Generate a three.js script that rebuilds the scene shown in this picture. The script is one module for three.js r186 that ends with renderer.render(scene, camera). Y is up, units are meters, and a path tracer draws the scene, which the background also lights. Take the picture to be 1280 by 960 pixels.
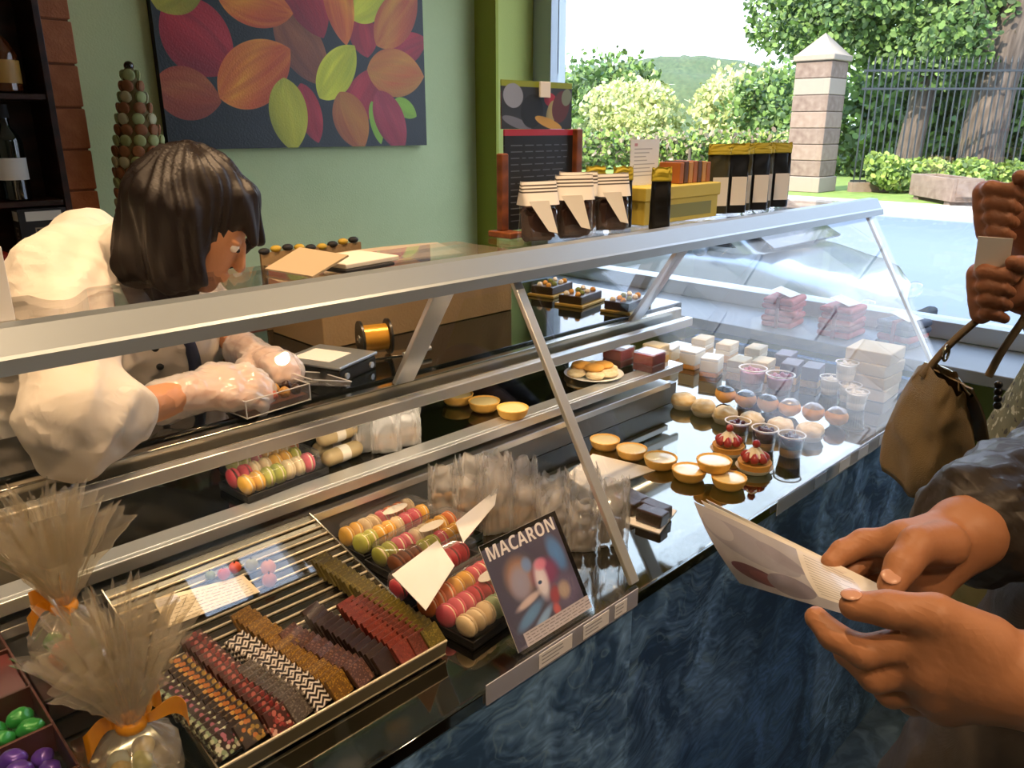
import * as THREE from 'three';
import { RoundedBoxGeometry } from 'three/addons/geometries/RoundedBoxGeometry.js';
import { mergeGeometries, mergeVertices, toCreasedNormals } from 'three/addons/utils/BufferGeometryUtils.js';
import { ImprovedNoise } from 'three/addons/math/ImprovedNoise.js';
import { MarchingCubes } from 'three/addons/objects/MarchingCubes.js';
import { RectAreaLightUniformsLib } from 'three/addons/lights/RectAreaLightUniformsLib.js';

// ---------- camera, sky, sun, exposure ----------
const scene = new THREE.Scene();
const camera = new THREE.PerspectiveCamera(51.96, 4 / 3, 0.03, 400);
camera.position.set(0, 1.5, 0);
{ const A = 45.4 * Math.PI / 180, P = 18.0 * Math.PI / 180;
  camera.lookAt(Math.cos(A) * Math.cos(P), 1.5 - Math.sin(P), -Math.sin(A) * Math.cos(P)); }
const renderer = new THREE.WebGLRenderer({ antialias: true });
renderer.toneMapping = THREE.LinearToneMapping;
renderer.toneMappingExposure = 1.5;
renderer.shadowMap.enabled = true;
RectAreaLightUniformsLib.init();
{ // a bright hazy sky: white near the horizon, pale blue above
  const W = 256, H = 128, d = new Float32Array(W * H * 4), n = new ImprovedNoise();
  for (let j = 0; j < H; j++) for (let i = 0; i < W; i++) {
    const el = ((j + 0.5) / H - 0.5) * Math.PI, az = i / W * 2 * Math.PI, t = Math.min(1, Math.max(0, el / 1.2));
    const cx = Math.cos(az) * Math.cos(el), cz = Math.sin(az) * Math.cos(el), cy = Math.sin(el);
    const c = Math.max(0, n.noise(cx * 3 + 7, cy * 5, cz * 3) + 0.5 * n.noise(cx * 7, cy * 11 + 3, cz * 7));
    const m = 2.9, k = (j * W + i) * 4;
    d[k] = m * (0.86 - 0.36 * t + 0.18 * c * t); d[k + 1] = m * (0.97 - 0.22 * t + 0.12 * c * t); d[k + 2] = m * (1.14 + 0.05 * t); d[k + 3] = 1;
  }
  const sky = new THREE.DataTexture(d, W, H, THREE.RGBAFormat, THREE.FloatType);
  sky.mapping = THREE.EquirectangularReflectionMapping; sky.magFilter = THREE.LinearFilter; sky.needsUpdate = true;
  scene.background = sky;
}
{ const sun = new THREE.DirectionalLight(0xfff0d8, 7.0);
  sun.position.set(-24, 30, -10); sun.target.position.set(12, 0, -6); sun.castShadow = true; sun.name = 'sun';
  Object.assign(sun.shadow.camera, { left: -45, right: 45, top: 45, bottom: -45, near: 1, far: 140 });
  sun.shadow.mapSize.set(2048, 2048); scene.add(sun, sun.target); }

// ---------- helpers ----------
let seed = 12345;
const rnd = () => { seed |= 0; seed = seed + 0x6D2B79F5 | 0; let t = Math.imul(seed ^ seed >>> 15, 1 | seed); t = t + Math.imul(t ^ t >>> 7, 61 | t) ^ t; return ((t ^ t >>> 14) >>> 0) / 4294967296; };
const rr = (a, b) => a + (b - a) * rnd(), pick = (a) => a[Math.floor(rnd() * a.length)];
const noise = new ImprovedNoise();
const V = (x, y, z) => new THREE.Vector3(x, y, z);
const used = new Map();
const numbered = (n) => { const k = used.get(n) || 0; used.set(n, k + 1); return k ? n + '_' + String(k).padStart(3, '0') : n; };
function mesh(name, geo, mat, parent) {
  const m = new THREE.Mesh(geo, mat); m.castShadow = m.receiveShadow = true; m.name = parent ? name : numbered(name);
  (parent || scene).add(m); return m;
}
function tag(o, label, category, group) { o.userData.label = label; o.userData.category = category; if (group) o.userData.group = group; return o; }
function thing(name, label, category, p = [0, 0, 0], ry = 0, group) {
  const g = new THREE.Group(); g.name = numbered(name); g.position.set(...p); g.rotation.y = ry; scene.add(g); return tag(g, label, category, group);
}
function struct(name, geo, mat, parent) { const m = mesh(name, geo, mat, parent); if (!parent) m.userData.kind = 'structure'; return m; }
function structGroup(name) { const g = new THREE.Group(); g.name = numbered(name); g.userData.kind = 'structure'; scene.add(g); return g; }
function dup(o, p, ry = 0, label, group) {
  const c = o.clone(); c.name = numbered(o.name.replace(/_\d{3}$/, '')); c.userData = { ...o.userData }; scene.add(c); c.position.set(...p); c.rotation.y = ry;
  if (label) c.userData.label = label; if (group) c.userData.group = group; return c;
}
// box from x0..x1 etc, chamfered; uv in metres
function boxUV(g) {
  g = g.index ? g.toNonIndexed() : g; const p = g.attributes.position, uv = new Float32Array(p.count * 2);
  const a = V(0, 0, 0), b = V(0, 0, 0), c = V(0, 0, 0);
  for (let i = 0; i < p.count; i += 3) {
    a.fromBufferAttribute(p, i); b.fromBufferAttribute(p, i + 1); c.fromBufferAttribute(p, i + 2);
    const n = b.clone().sub(a).cross(c.clone().sub(a)), ax = Math.abs(n.x), ay = Math.abs(n.y), az = Math.abs(n.z);
    for (let k = 0; k < 3; k++) { const q = [a, b, c][k]; const [s, t] = ax > ay && ax > az ? [q.z, q.y] : ay > az ? [q.x, q.z] : [q.x, q.y]; uv[(i + k) * 2] = s; uv[(i + k) * 2 + 1] = t; }
  }
  g.setAttribute('uv', new THREE.BufferAttribute(uv, 2)); return g;
}
function bx(x0, x1, y0, y1, z0, z1, r = 0.003) {
  const w = Math.abs(x1 - x0), h = Math.abs(y1 - y0), d = Math.abs(z1 - z0);
  const g = r > 0 ? new RoundedBoxGeometry(w, h, d, 1, Math.min(r, w / 2.1, h / 2.1, d / 2.1)) : new THREE.BoxGeometry(w, h, d);
  g.translate((x0 + x1) / 2, (y0 + y1) / 2, (z0 + z1) / 2); return boxUV(g);
}
const cbx = (w, h, d, r = 0.003) => bx(-w / 2, w / 2, 0, h, -d / 2, d / 2, r);
const lathe = (pts, n = 24) => new THREE.LatheGeometry(pts.map(([r, y]) => new THREE.Vector2(r, y)), n);
const tube = (pts, r, seg = 16, rs = 6, closed = false) => new THREE.TubeGeometry(new THREE.CatmullRomCurve3(pts.map((p) => V(...p)), closed), seg, r, rs, closed);
function bar(a, b, w, h, r = 0.001) { // box bar between two points, w sideways, h along the up-ish side
  const A = V(...a), B = V(...b), L = A.distanceTo(B); const g = new RoundedBoxGeometry(w, h, L, 1, Math.min(r, w / 2.1, h / 2.1));
  const o = new THREE.Object3D(); o.position.copy(A).lerp(B, 0.5); o.lookAt(B); o.updateMatrix(); g.applyMatrix4(o.matrix); return boxUV(g);
}
function rod(a, b, r, n = 8) { const A = V(...a), B = V(...b), g = new THREE.CylinderGeometry(r, r, A.distanceTo(B), n); const o = new THREE.Object3D(); o.quaternion.setFromUnitVectors(V(0, 1, 0), B.clone().sub(A).normalize()); o.position.copy(A).lerp(B, 0.5); o.updateMatrix(); g.applyMatrix4(o.matrix); return g; }
function merge(list) { return mergeGeometries(list.map((g) => { g = g.index ? g.toNonIndexed() : g; for (const k of Object.keys(g.attributes)) if (!['position', 'normal', 'uv'].includes(k)) g.deleteAttribute(k); if (!g.attributes.uv) g.setAttribute('uv', new THREE.BufferAttribute(new Float32Array(g.attributes.position.count * 2), 2)); return g; })); }
function grid(nu, nv, f, wrapU = false) { // surface f(u,v) -> [x,y,z]
  const pos = [], uv = [], idx = [];
  for (let j = 0; j <= nv; j++) for (let i = 0; i <= nu; i++) { pos.push(...f(i / nu, j / nv)); uv.push(i / nu, j / nv); }
  for (let j = 0; j < nv; j++) for (let i = 0; i < nu; i++) { const a = j * (nu + 1) + i, b = a + 1, c = a + nu + 1, d = c + 1; idx.push(a, b, d, a, d, c); }
  const g = new THREE.BufferGeometry(); g.setAttribute('position', new THREE.Float32BufferAttribute(pos, 3)); g.setAttribute('uv', new THREE.Float32BufferAttribute(uv, 2)); g.setIndex(idx); g.computeVertexNormals(); return g;
}
function sheet(nu, nv, f, t = 0.0004) { // the same surface with thickness
  const a = grid(nu, nv, f), p = a.attributes.position, n = a.attributes.normal, N = p.count, pos = [], uv = [], idx = [];
  for (let s = 0; s < 2; s++) for (let i = 0; i < N; i++) { const k = (s ? -1 : 1) * t / 2; pos.push(p.getX(i) + n.getX(i) * k, p.getY(i) + n.getY(i) * k, p.getZ(i) + n.getZ(i) * k); uv.push(a.attributes.uv.getX(i), a.attributes.uv.getY(i)); }
  const I = a.index.array; for (let i = 0; i < I.length; i += 3) { idx.push(I[i], I[i + 1], I[i + 2], N + I[i], N + I[i + 2], N + I[i + 1]); }
  const rim = []; for (let i = 0; i <= nu; i++) rim.push(i); for (let j = 1; j <= nv; j++) rim.push(j * (nu + 1) + nu); for (let i = nu - 1; i >= 0; i--) rim.push(nv * (nu + 1) + i); for (let j = nv - 1; j > 0; j--) rim.push(j * (nu + 1));
  for (let k = 0; k < rim.length; k++) { const x = rim[k], y = rim[(k + 1) % rim.length]; idx.push(x, N + x, N + y, x, N + y, y); }
  const g = new THREE.BufferGeometry(); g.setAttribute('position', new THREE.Float32BufferAttribute(pos, 3)); g.setAttribute('uv', new THREE.Float32BufferAttribute(uv, 2)); g.setIndex(idx);
  return toCreasedNormals(g, 0.8);
}
const quad = (P, t = 0.0004, n = 4, bow = 0) => { const q = P.map((p) => V(...p)), nn = q[1].clone().sub(q[0]).cross(q[3].clone().sub(q[0])).normalize(); // corners 0 1 2 3 -> uv 00 10 11 01
  return sheet(n, n, (u, v) => { const a = q[0].clone().lerp(q[1], u), b = q[3].clone().lerp(q[2], u); a.lerp(b, v).addScaledVector(nn, bow * Math.sin(u * Math.PI)); return [a.x, a.y, a.z]; }, t); };
function jitter(g, amp, freq, s = 0) { const p = g.attributes.position; for (let i = 0; i < p.count; i++) { const x = p.getX(i), y = p.getY(i), z = p.getZ(i); p.setXYZ(i, x + amp * noise.noise(x * freq + s, y * freq, z * freq), y + amp * noise.noise(x * freq, y * freq + s + 5, z * freq), z + amp * noise.noise(x * freq + 9, y * freq, z * freq + s)); } g.computeVertexNormals(); return g; }
// signed-distance body: prims are {a,b,ra,rb} tapered capsules or {c,r:[..],ry,rx,rz} ellipsoids, joined with a smooth minimum
function sdf(prims, cell, K = 0.02) {
  const lo = V(1e9, 1e9, 1e9), hi = V(-1e9, -1e9, -1e9);
  for (const p of prims) { if (p.sub) continue; const pts = p.c ? [[p.c, Math.max(...p.r)]] : [[p.a, p.ra], [p.b, p.rb]]; for (const [q, r] of pts) { lo.min(V(...q).addScalar(-r - 3 * cell - K)); hi.max(V(...q).addScalar(r + 3 * cell + K)); } }
  const ext = Math.max(hi.x - lo.x, hi.y - lo.y, hi.z - lo.z), N = Math.ceil(ext / cell) + 4, half = N / 2, ctr = lo.clone().add(hi).multiplyScalar(0.5), S = cell * half;
  const mc = new MarchingCubes(N, new THREE.MeshStandardMaterial(), false, false, 260000); const F = mc.field; F.fill(-1);
  const at = (i, k) => ctr.getComponent(k) + (i - half) / half * S, ix = (v, k) => Math.round((v - ctr.getComponent(k)) / S * half + half);
  for (const p of prims) {
    const k = p.k ?? K, m = p.c ? Math.max(...p.r) + k + 3 * cell : 0; let l, h;
    if (p.c) { l = p.c.map((v) => v - m); h = p.c.map((v) => v + m); } else { l = [0, 1, 2].map((q) => Math.min(p.a[q] - p.ra, p.b[q] - p.rb) - k - 3 * cell); h = [0, 1, 2].map((q) => Math.max(p.a[q] + p.ra, p.b[q] + p.rb) + k + 3 * cell); }
    const R = [0, 1, 2].map((q) => [Math.max(0, ix(l[q], q)), Math.min(N - 1, ix(h[q], q))]);
    let inv = null; if (p.c) inv = new THREE.Matrix4().makeRotationFromEuler(new THREE.Euler(p.rx || 0, p.ry || 0, p.rz || 0, 'YXZ')).invert(); const q = V(0, 0, 0);
    let bxx, byy, bzz, bb; if (!p.c) { bxx = p.b[0] - p.a[0]; byy = p.b[1] - p.a[1]; bzz = p.b[2] - p.a[2]; bb = bxx * bxx + byy * byy + bzz * bzz || 1e-9; }
    for (let z = R[2][0]; z <= R[2][1]; z++) for (let y = R[1][0]; y <= R[1][1]; y++) for (let x = R[0][0]; x <= R[0][1]; x++) {
      const X = at(x, 0), Y = at(y, 1), Z = at(z, 2); let d;
      if (p.c) { q.set(X - p.c[0], Y - p.c[1], Z - p.c[2]).applyMatrix4(inv); const a = q.x / p.r[0], b = q.y / p.r[1], c = q.z / p.r[2], L = Math.sqrt(a * a + b * b + c * c); const g = Math.sqrt(a * a / p.r[0] ** 2 + b * b / p.r[1] ** 2 + c * c / p.r[2] ** 2); d = L < 1e-6 ? -Math.min(...p.r) : L * (L - 1) / (g || 1e-6); }
      else { const px = X - p.a[0], py = Y - p.a[1], pz = Z - p.a[2]; let t = (px * bxx + py * byy + pz * bzz) / bb; t = t < 0 ? 0 : t > 1 ? 1 : t; const dx = px - t * bxx, dy = py - t * byy, dz = pz - t * bzz; d = Math.sqrt(dx * dx + dy * dy + dz * dz) - (p.ra + (p.rb - p.ra) * t); }
      const id = x + y * N + z * N * N, f = -F[id];
      if (p.sub) { const hh = Math.max(0, Math.min(1, 0.5 - 0.5 * (f + d) / k)); F[id] = -(f + (-d - f) * hh + k * hh * (1 - hh)); continue; }
      const hh = Math.max(0, Math.min(1, 0.5 + 0.5 * (f - d) / k)); F[id] = -(f + (d - f) * hh - k * hh * (1 - hh));
    }
  }
  mc.isolation = 0; mc.update(); const n = mc.count; const P = mc.positionArray.slice(0, n * 3), Nn = mc.normalArray.slice(0, n * 3);
  for (let i = 0; i < n; i++) for (let c = 0; c < 3; c++) P[i * 3 + c] = P[i * 3 + c] * S + ctr.getComponent(c);
  let g = new THREE.BufferGeometry(); g.setAttribute('position', new THREE.BufferAttribute(P, 3)); g = mergeVertices(g, cell * 0.02); g.computeVertexNormals();
  // keep the winding outwards
  { const p = g.attributes.position, I = g.index.array; let vol = 0; const a = V(0, 0, 0), b = V(0, 0, 0), c = V(0, 0, 0); for (let i = 0; i < I.length; i += 3) { a.fromBufferAttribute(p, I[i]).sub(ctr); b.fromBufferAttribute(p, I[i + 1]).sub(ctr); c.fromBufferAttribute(p, I[i + 2]).sub(ctr); vol += a.dot(b.cross(c)); } if (vol < 0) { for (let i = 0; i < I.length; i += 3) { const t = I[i]; I[i] = I[i + 1]; I[i + 1] = t; } g.computeVertexNormals(); } }
  return boxUVsoft(g);
}
function boxUVsoft(g) { const p = g.attributes.position, uv = new Float32Array(p.count * 2); for (let i = 0; i < p.count; i++) { uv[i * 2] = p.getX(i) + p.getZ(i) * 0.6; uv[i * 2 + 1] = p.getY(i) + p.getZ(i) * 0.3; } g.setAttribute('uv', new THREE.BufferAttribute(uv, 2)); return g; }
const chain = (pts, rs) => pts.slice(1).map((p, i) => ({ a: pts[i], b: p, ra: rs[i], rb: rs[i + 1] }));

// ---------- materials ----------
const lin = (c) => new THREE.Color(c);
const std = (color, roughness = 0.6, o = {}) => new THREE.MeshStandardMaterial({ color, roughness, ...o });
const phy = (color, roughness = 0.5, o = {}) => new THREE.MeshPhysicalMaterial({ color, roughness, ...o });
function dataTex(W, H, f, rx = 1, ry = 1, srgb = true) {
  const d = new Uint8Array(W * H * 4); for (let j = 0; j < H; j++) for (let i = 0; i < W; i++) { const c = f(i / W, j / H), k = (j * W + i) * 4; d[k] = c[0]; d[k + 1] = c[1]; d[k + 2] = c[2]; d[k + 3] = 255; }
  const t = new THREE.DataTexture(d, W, H); t.wrapS = t.wrapT = THREE.RepeatWrapping; t.magFilter = THREE.LinearFilter; t.repeat.set(rx, ry); if (srgb) t.colorSpace = THREE.SRGBColorSpace; t.needsUpdate = true; return t;
}
function canvasTex(W, H, draw) { const c = document.createElement('canvas'); c.width = W; c.height = H; const g = c.getContext('2d'); draw(g, W, H); const t = new THREE.CanvasTexture(c); t.colorSpace = THREE.SRGBColorSpace; t.magFilter = THREE.LinearFilter; return t; }
const fbm = (x, y, z = 0, o = 4) => { let s = 0, a = 0.5; for (let i = 0; i < o; i++) { s += a * noise.noise(x, y, z + i * 7.3); x *= 2.03; y *= 2.03; a *= 0.5; } return s; };
const mixc = (a, b, t) => a.map((v, i) => v + (b[i] - v) * Math.max(0, Math.min(1, t)));
// tileable fbm on the unit square
const tfbm = (u, v, f, o = 4, z = 0) => { const w = (a, b) => fbm(a * f, b * f, z, o); const a = w(u, v), b = w(u - 1, v), c = w(u, v - 1), d = w(u - 1, v - 1); return (a * (1 - u) + b * u) * (1 - v) + (c * (1 - u) + d * u) * v; };
const grainBump = dataTex(256, 256, (u, v) => { const g = 128 + 220 * tfbm(u, v, 40, 3); return [g, g, g]; }, 4, 4, false);
const clothBump = dataTex(256, 256, (u, v) => { const g = 128 + 40 * Math.sin(u * 512) + 40 * Math.sin(v * 512) + 60 * tfbm(u, v, 10); return [g, g, g]; }, 26, 26, false);
const M = {
  wall: std('#ffffff', 0.85, { map: dataTex(512, 512, (u, v) => { const t = 0.5 + 0.9 * tfbm(u, v, 6, 5), s = 0.5 + tfbm(u, v, 60, 2, 4) * 0.7; return mixc([192, 204, 148], [210, 220, 166], t * 0.7 + s * 0.3); }, 0.8, 0.8), bumpMap: grainBump, bumpScale: 0.001 }),
  olive: std('#a2a844', 0.85, { bumpMap: grainBump, bumpScale: 0.001 }),
  paleOlive: std('#bcc46c', 0.85, { bumpMap: grainBump, bumpScale: 0.001 }),
  plaster: std('#cfc8b4', 0.9, { bumpMap: grainBump, bumpScale: 0.001 }),
  terracotta: std('#ffffff', 0.8, { map: dataTex(256, 256, (u, v) => mixc([158, 92, 56], [188, 118, 76], 0.5 + 1.1 * tfbm(u, v, 8, 4)), 3, 3), bumpMap: grainBump, bumpScale: 0.0015 }),
  mortar: std('#7a4a30', 0.95),
  floor: std('#ffffff', 0.4, { map: dataTex(512, 512, (u, v) => { const w = tfbm(u, v, 4, 4, 2); return mixc([54, 74, 92], [112, 138, 160], 0.5 + 1.3 * fbm(u * 9 + w * 6, v * 14 + w * 5, 3, 4)); }, 1.2, 1.2) }),
  frame: std('#b9c2c8', 0.4, { metalness: 0.2 }),
  glass: phy('#ffffff', 0.0, { transmission: 1, thickness: 0, ior: 1.5 }),
  film: phy('#f4f1ea', 0.16, { transmission: 0.86, thickness: 0, ior: 1.45 }),
  clear: phy('#ffffff', 0.03, { transmission: 0.96, thickness: 0, ior: 1.45 }),
  alu: std('#dcdedd', 0.32, { metalness: 0.72 }),
  steel: std('#bdb6a6', 0.2, { metalness: 1 }),
  satin: std('#a4adb3', 0.42, { metalness: 0.75 }),
  slotSteel: std('#8b8f92', 0.45, { metalness: 0.6 }),
  deck: std('#8c8c84', 0.045, { metalness: 1 }), shelf: std('#55554e', 0.06, { metalness: 1 }),
  granite: std('#ffffff', 0.06, { map: dataTex(256, 256, (u, v) => { const s = tfbm(u, v, 50, 3) > 0.18 ? 26 : 8; return [s, s + 2, s + 2]; }, 3, 3) }),
  marble: std('#ffffff', 0.32, { map: dataTex(1024, 1024, (u, v) => {
    const wx = tfbm(u, v, 3, 4, 1), wy = tfbm(u, v, 3, 4, 5), s = fbm((u + v * 0.35) * 9 + wx * 5, (v - u * 0.3) * 3 + wy * 4, 2, 5), f = fbm(u * 30 + wx * 14, v * 90 + wy * 22, 8, 3);
    let c = mixc([48, 78, 116], [136, 180, 228], 0.42 + 1.4 * s + 0.8 * f); const vein = Math.abs(fbm(u * 5 + wx * 5, v * 12 + wy * 6, 11, 4)); if (vein < 0.035) c = mixc(c, [132, 162, 180], 0.5 * (1 - vein / 0.035)); return c; }, 1.1, 1.1) }),
  paper: std('#ece9e2', 0.75), paperBack: std('#d9d2c4', 0.8), cardboard: std('#8f7752', 0.85, { bumpMap: grainBump, bumpScale: 0.0008 }),
  wood: std('#ffffff', 0.5, { map: dataTex(256, 256, (u, v) => mixc([92, 48, 22], [136, 76, 36], 0.5 + 0.5 * Math.sin(v * 60 + 8 * tfbm(u, v, 5, 3)) * 0.6 + tfbm(u, v, 20, 2)), 3, 3) }),
  darkWood: std('#ffffff', 0.45, { map: dataTex(256, 256, (u, v) => mixc([34, 16, 10], [58, 28, 18], 0.5 + 0.5 * Math.sin(v * 50 + 9 * tfbm(u, v, 5, 3))), 2, 2) }),
  black: std('#121212', 0.35), blackMatte: std('#17181a', 0.7), white: std('#eeece8', 0.5), whiteCup: std('#f4f2ee', 0.35),
  skin: phy('#c98f66', 0.5, { sheen: 0.2, bumpMap: grainBump, bumpScale: 0.0006 }), skinTan: phy('#b9805a', 0.5, { bumpMap: grainBump, bumpScale: 0.0006 }), skinDeep: phy('#a06a4c', 0.5, { bumpMap: grainBump, bumpScale: 0.0006 }),
  nail: phy('#d8a58c', 0.25),
  hair: phy('#150b08', 0.5, { sheen: 0.15, anisotropy: 0.5 }),
  shirt: std('#ece4d8', 0.85, { bumpMap: clothBump, bumpScale: 0.0008 }), navy: std('#232a4a', 0.7),
  coat: std('#ffffff', 0.6, { map: dataTex(256, 256, (u, v) => mixc([46, 40, 34], [70, 60, 50], 0.5 + 1.2 * tfbm(u, v, 10, 4)), 3, 3), bumpMap: clothBump, bumpScale: 0.001 }),
  leather: phy('#2c241d', 0.5, { bumpMap: grainBump, bumpScale: 0.0012, clearcoat: 0.15 }),
  trousers: std('#3a2c20', 0.85, { bumpMap: clothBump, bumpScale: 0.001 }),
  tan: phy('#7d6a48', 0.45, { bumpMap: grainBump, bumpScale: 0.001 }),
};
// ---------- the room ----------
const FY = -0.2; // the customers' floor
struct('floor', bx(-1.9, 2.95, FY - 0.1, FY, -3.0, 2.4, 0), M.floor);
struct('ceiling', bx(-1.9, 3.0, 2.95, 3.15, -3.0, 2.4, 0), M.plaster);
struct('wall_back', bx(-1.9, 2.54, FY, 2.95, -3.0, -2.8, 0), M.wall);
struct('wall_side', bx(-2.0, -1.8, FY, 2.95, -3.0, 2.4, 0), M.plaster);
struct('wall_front', merge([bx(-1.9, 2.95, FY, 2.56, 2.2, 2.4, 0), bx(-1.9, 1.3, 2.56, 2.95, 2.2, 2.4, 0), bx(2.25, 2.95, 2.56, 2.95, 2.2, 2.4, 0)]), M.plaster);
{ const w = structGroup('window_2'); // fanlight high in the wall behind the customers, mirrored in the sloping glass
  mesh('window_frame', merge([bx(1.3, 2.25, 2.56, 2.6, 2.26, 2.34, 0.002), bx(1.3, 2.25, 2.91, 2.95, 2.26, 2.34, 0.002), ...[1.3, 1.6, 1.91, 2.21].map((x) => bx(x, x + 0.04, 2.6, 2.91, 2.26, 2.34, 0.002))]), M.frame, w);
  for (const x of [1.34, 1.64, 1.95]) mesh('pane', bx(x, x + 0.265, 2.6, 2.91, 2.298, 2.303, 0), M.glass, w); }
{ const w = structGroup('wall_window'); // the piece of wall that carries the shop window
  mesh('reveal', bx(2.53, 2.545, FY, 2.95, -3.0, -2.665, 0), M.olive, w);
  mesh('jamb', bx(2.545, 2.95, FY, 2.95, -3.0, -2.668, 0), M.paleOlive, w);
  mesh('parapet', bx(2.78, 2.95, FY, 0.80, -2.668, 2.2, 0), M.paleOlive, w);
  mesh('lintel', bx(2.78, 2.95, 2.62, 2.95, -2.668, 2.2, 0), M.paleOlive, w);
  mesh('pier', bx(2.78, 2.95, 0.80, 2.62, 0.15, 2.2, 0), M.paleOlive, w); }
struct('trim_1', bx(2.45, 2.78, 0.80, 0.84, -2.664, 0.4, 0.004), std('#7e868c', 0.5)); // window ledge
{ const w = structGroup('window_1');
  mesh('window_frame', merge([bx(2.76, 2.86, 0.842, 2.62, -2.666, -2.556), bx(2.76, 2.86, 2.55, 2.62, -2.556, 0.08), bx(2.76, 2.86, 0.842, 0.90, -2.556, 0.08), bx(2.76, 2.86, 0.842, 2.62, 0.08, 0.15)]), M.frame, w);
  mesh('pane', bx(2.806, 2.812, 0.9, 2.55, -2.556, 0.08, 0), M.glass, w); }
{ // terracotta pilaster laid in blocks
  const w = structGroup('trim_2');
  mesh('core', bx(0.748, 0.82, FY, 2.95, -2.8, -2.628, 0), M.mortar, w);
  const g = cbx(0.084, 0.1115, 0.17, 0.004); g.translate(0.785, 0, -2.708);
  for (let k = 0; k < 26; k++) { const b = mesh('block', g, M.terracotta, w); b.position.set(rr(-0.0012, 0.0012), FY + 0.004 + k * 0.117, rr(-0.0015, 0.0015)); }
}
// warm halogen spots on the ceiling
const lampOn = new THREE.MeshStandardMaterial({ color: '#fff0d8', emissive: '#ffd9a0', emissiveIntensity: 3 });
for (const [x, z, k] of [[0.35, -0.75, 0.75], [1.15, -0.95, 1], [-0.4, -1.4, 0.8], [-0.6, 0.8, 0.5], [0.15, 0.75, 0.5], [1.7, 0.85, 0.6]]) {
  const t = thing('ceiling_spot', 'round recessed halogen spot in the ceiling above the shop', 'lamp', [x, 2.95, z], 0, 'halogen spots in the ceiling');
  mesh('ring', lathe([[0.035, -0.001], [0.036, -0.012], [0.052, -0.012], [0.055, -0.001]], 24), M.alu, t);
  mesh('bulb', lathe([[0.0, -0.006], [0.034, -0.004], [0.034, -0.001]], 20), lampOn, t);
  const s = new THREE.SpotLight(0xffd4a4, 7 * k, 0, 0.72, 0.7, 2); s.position.set(x, 2.93, z); s.target.position.set(x + 0.05, 0.9, z > 0.7 ? z - 1.15 : z - 0.35); s.castShadow = true; s.shadow.radius = 1.5; s.name = 'spot_light'; scene.add(s, s.target);
}

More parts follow.
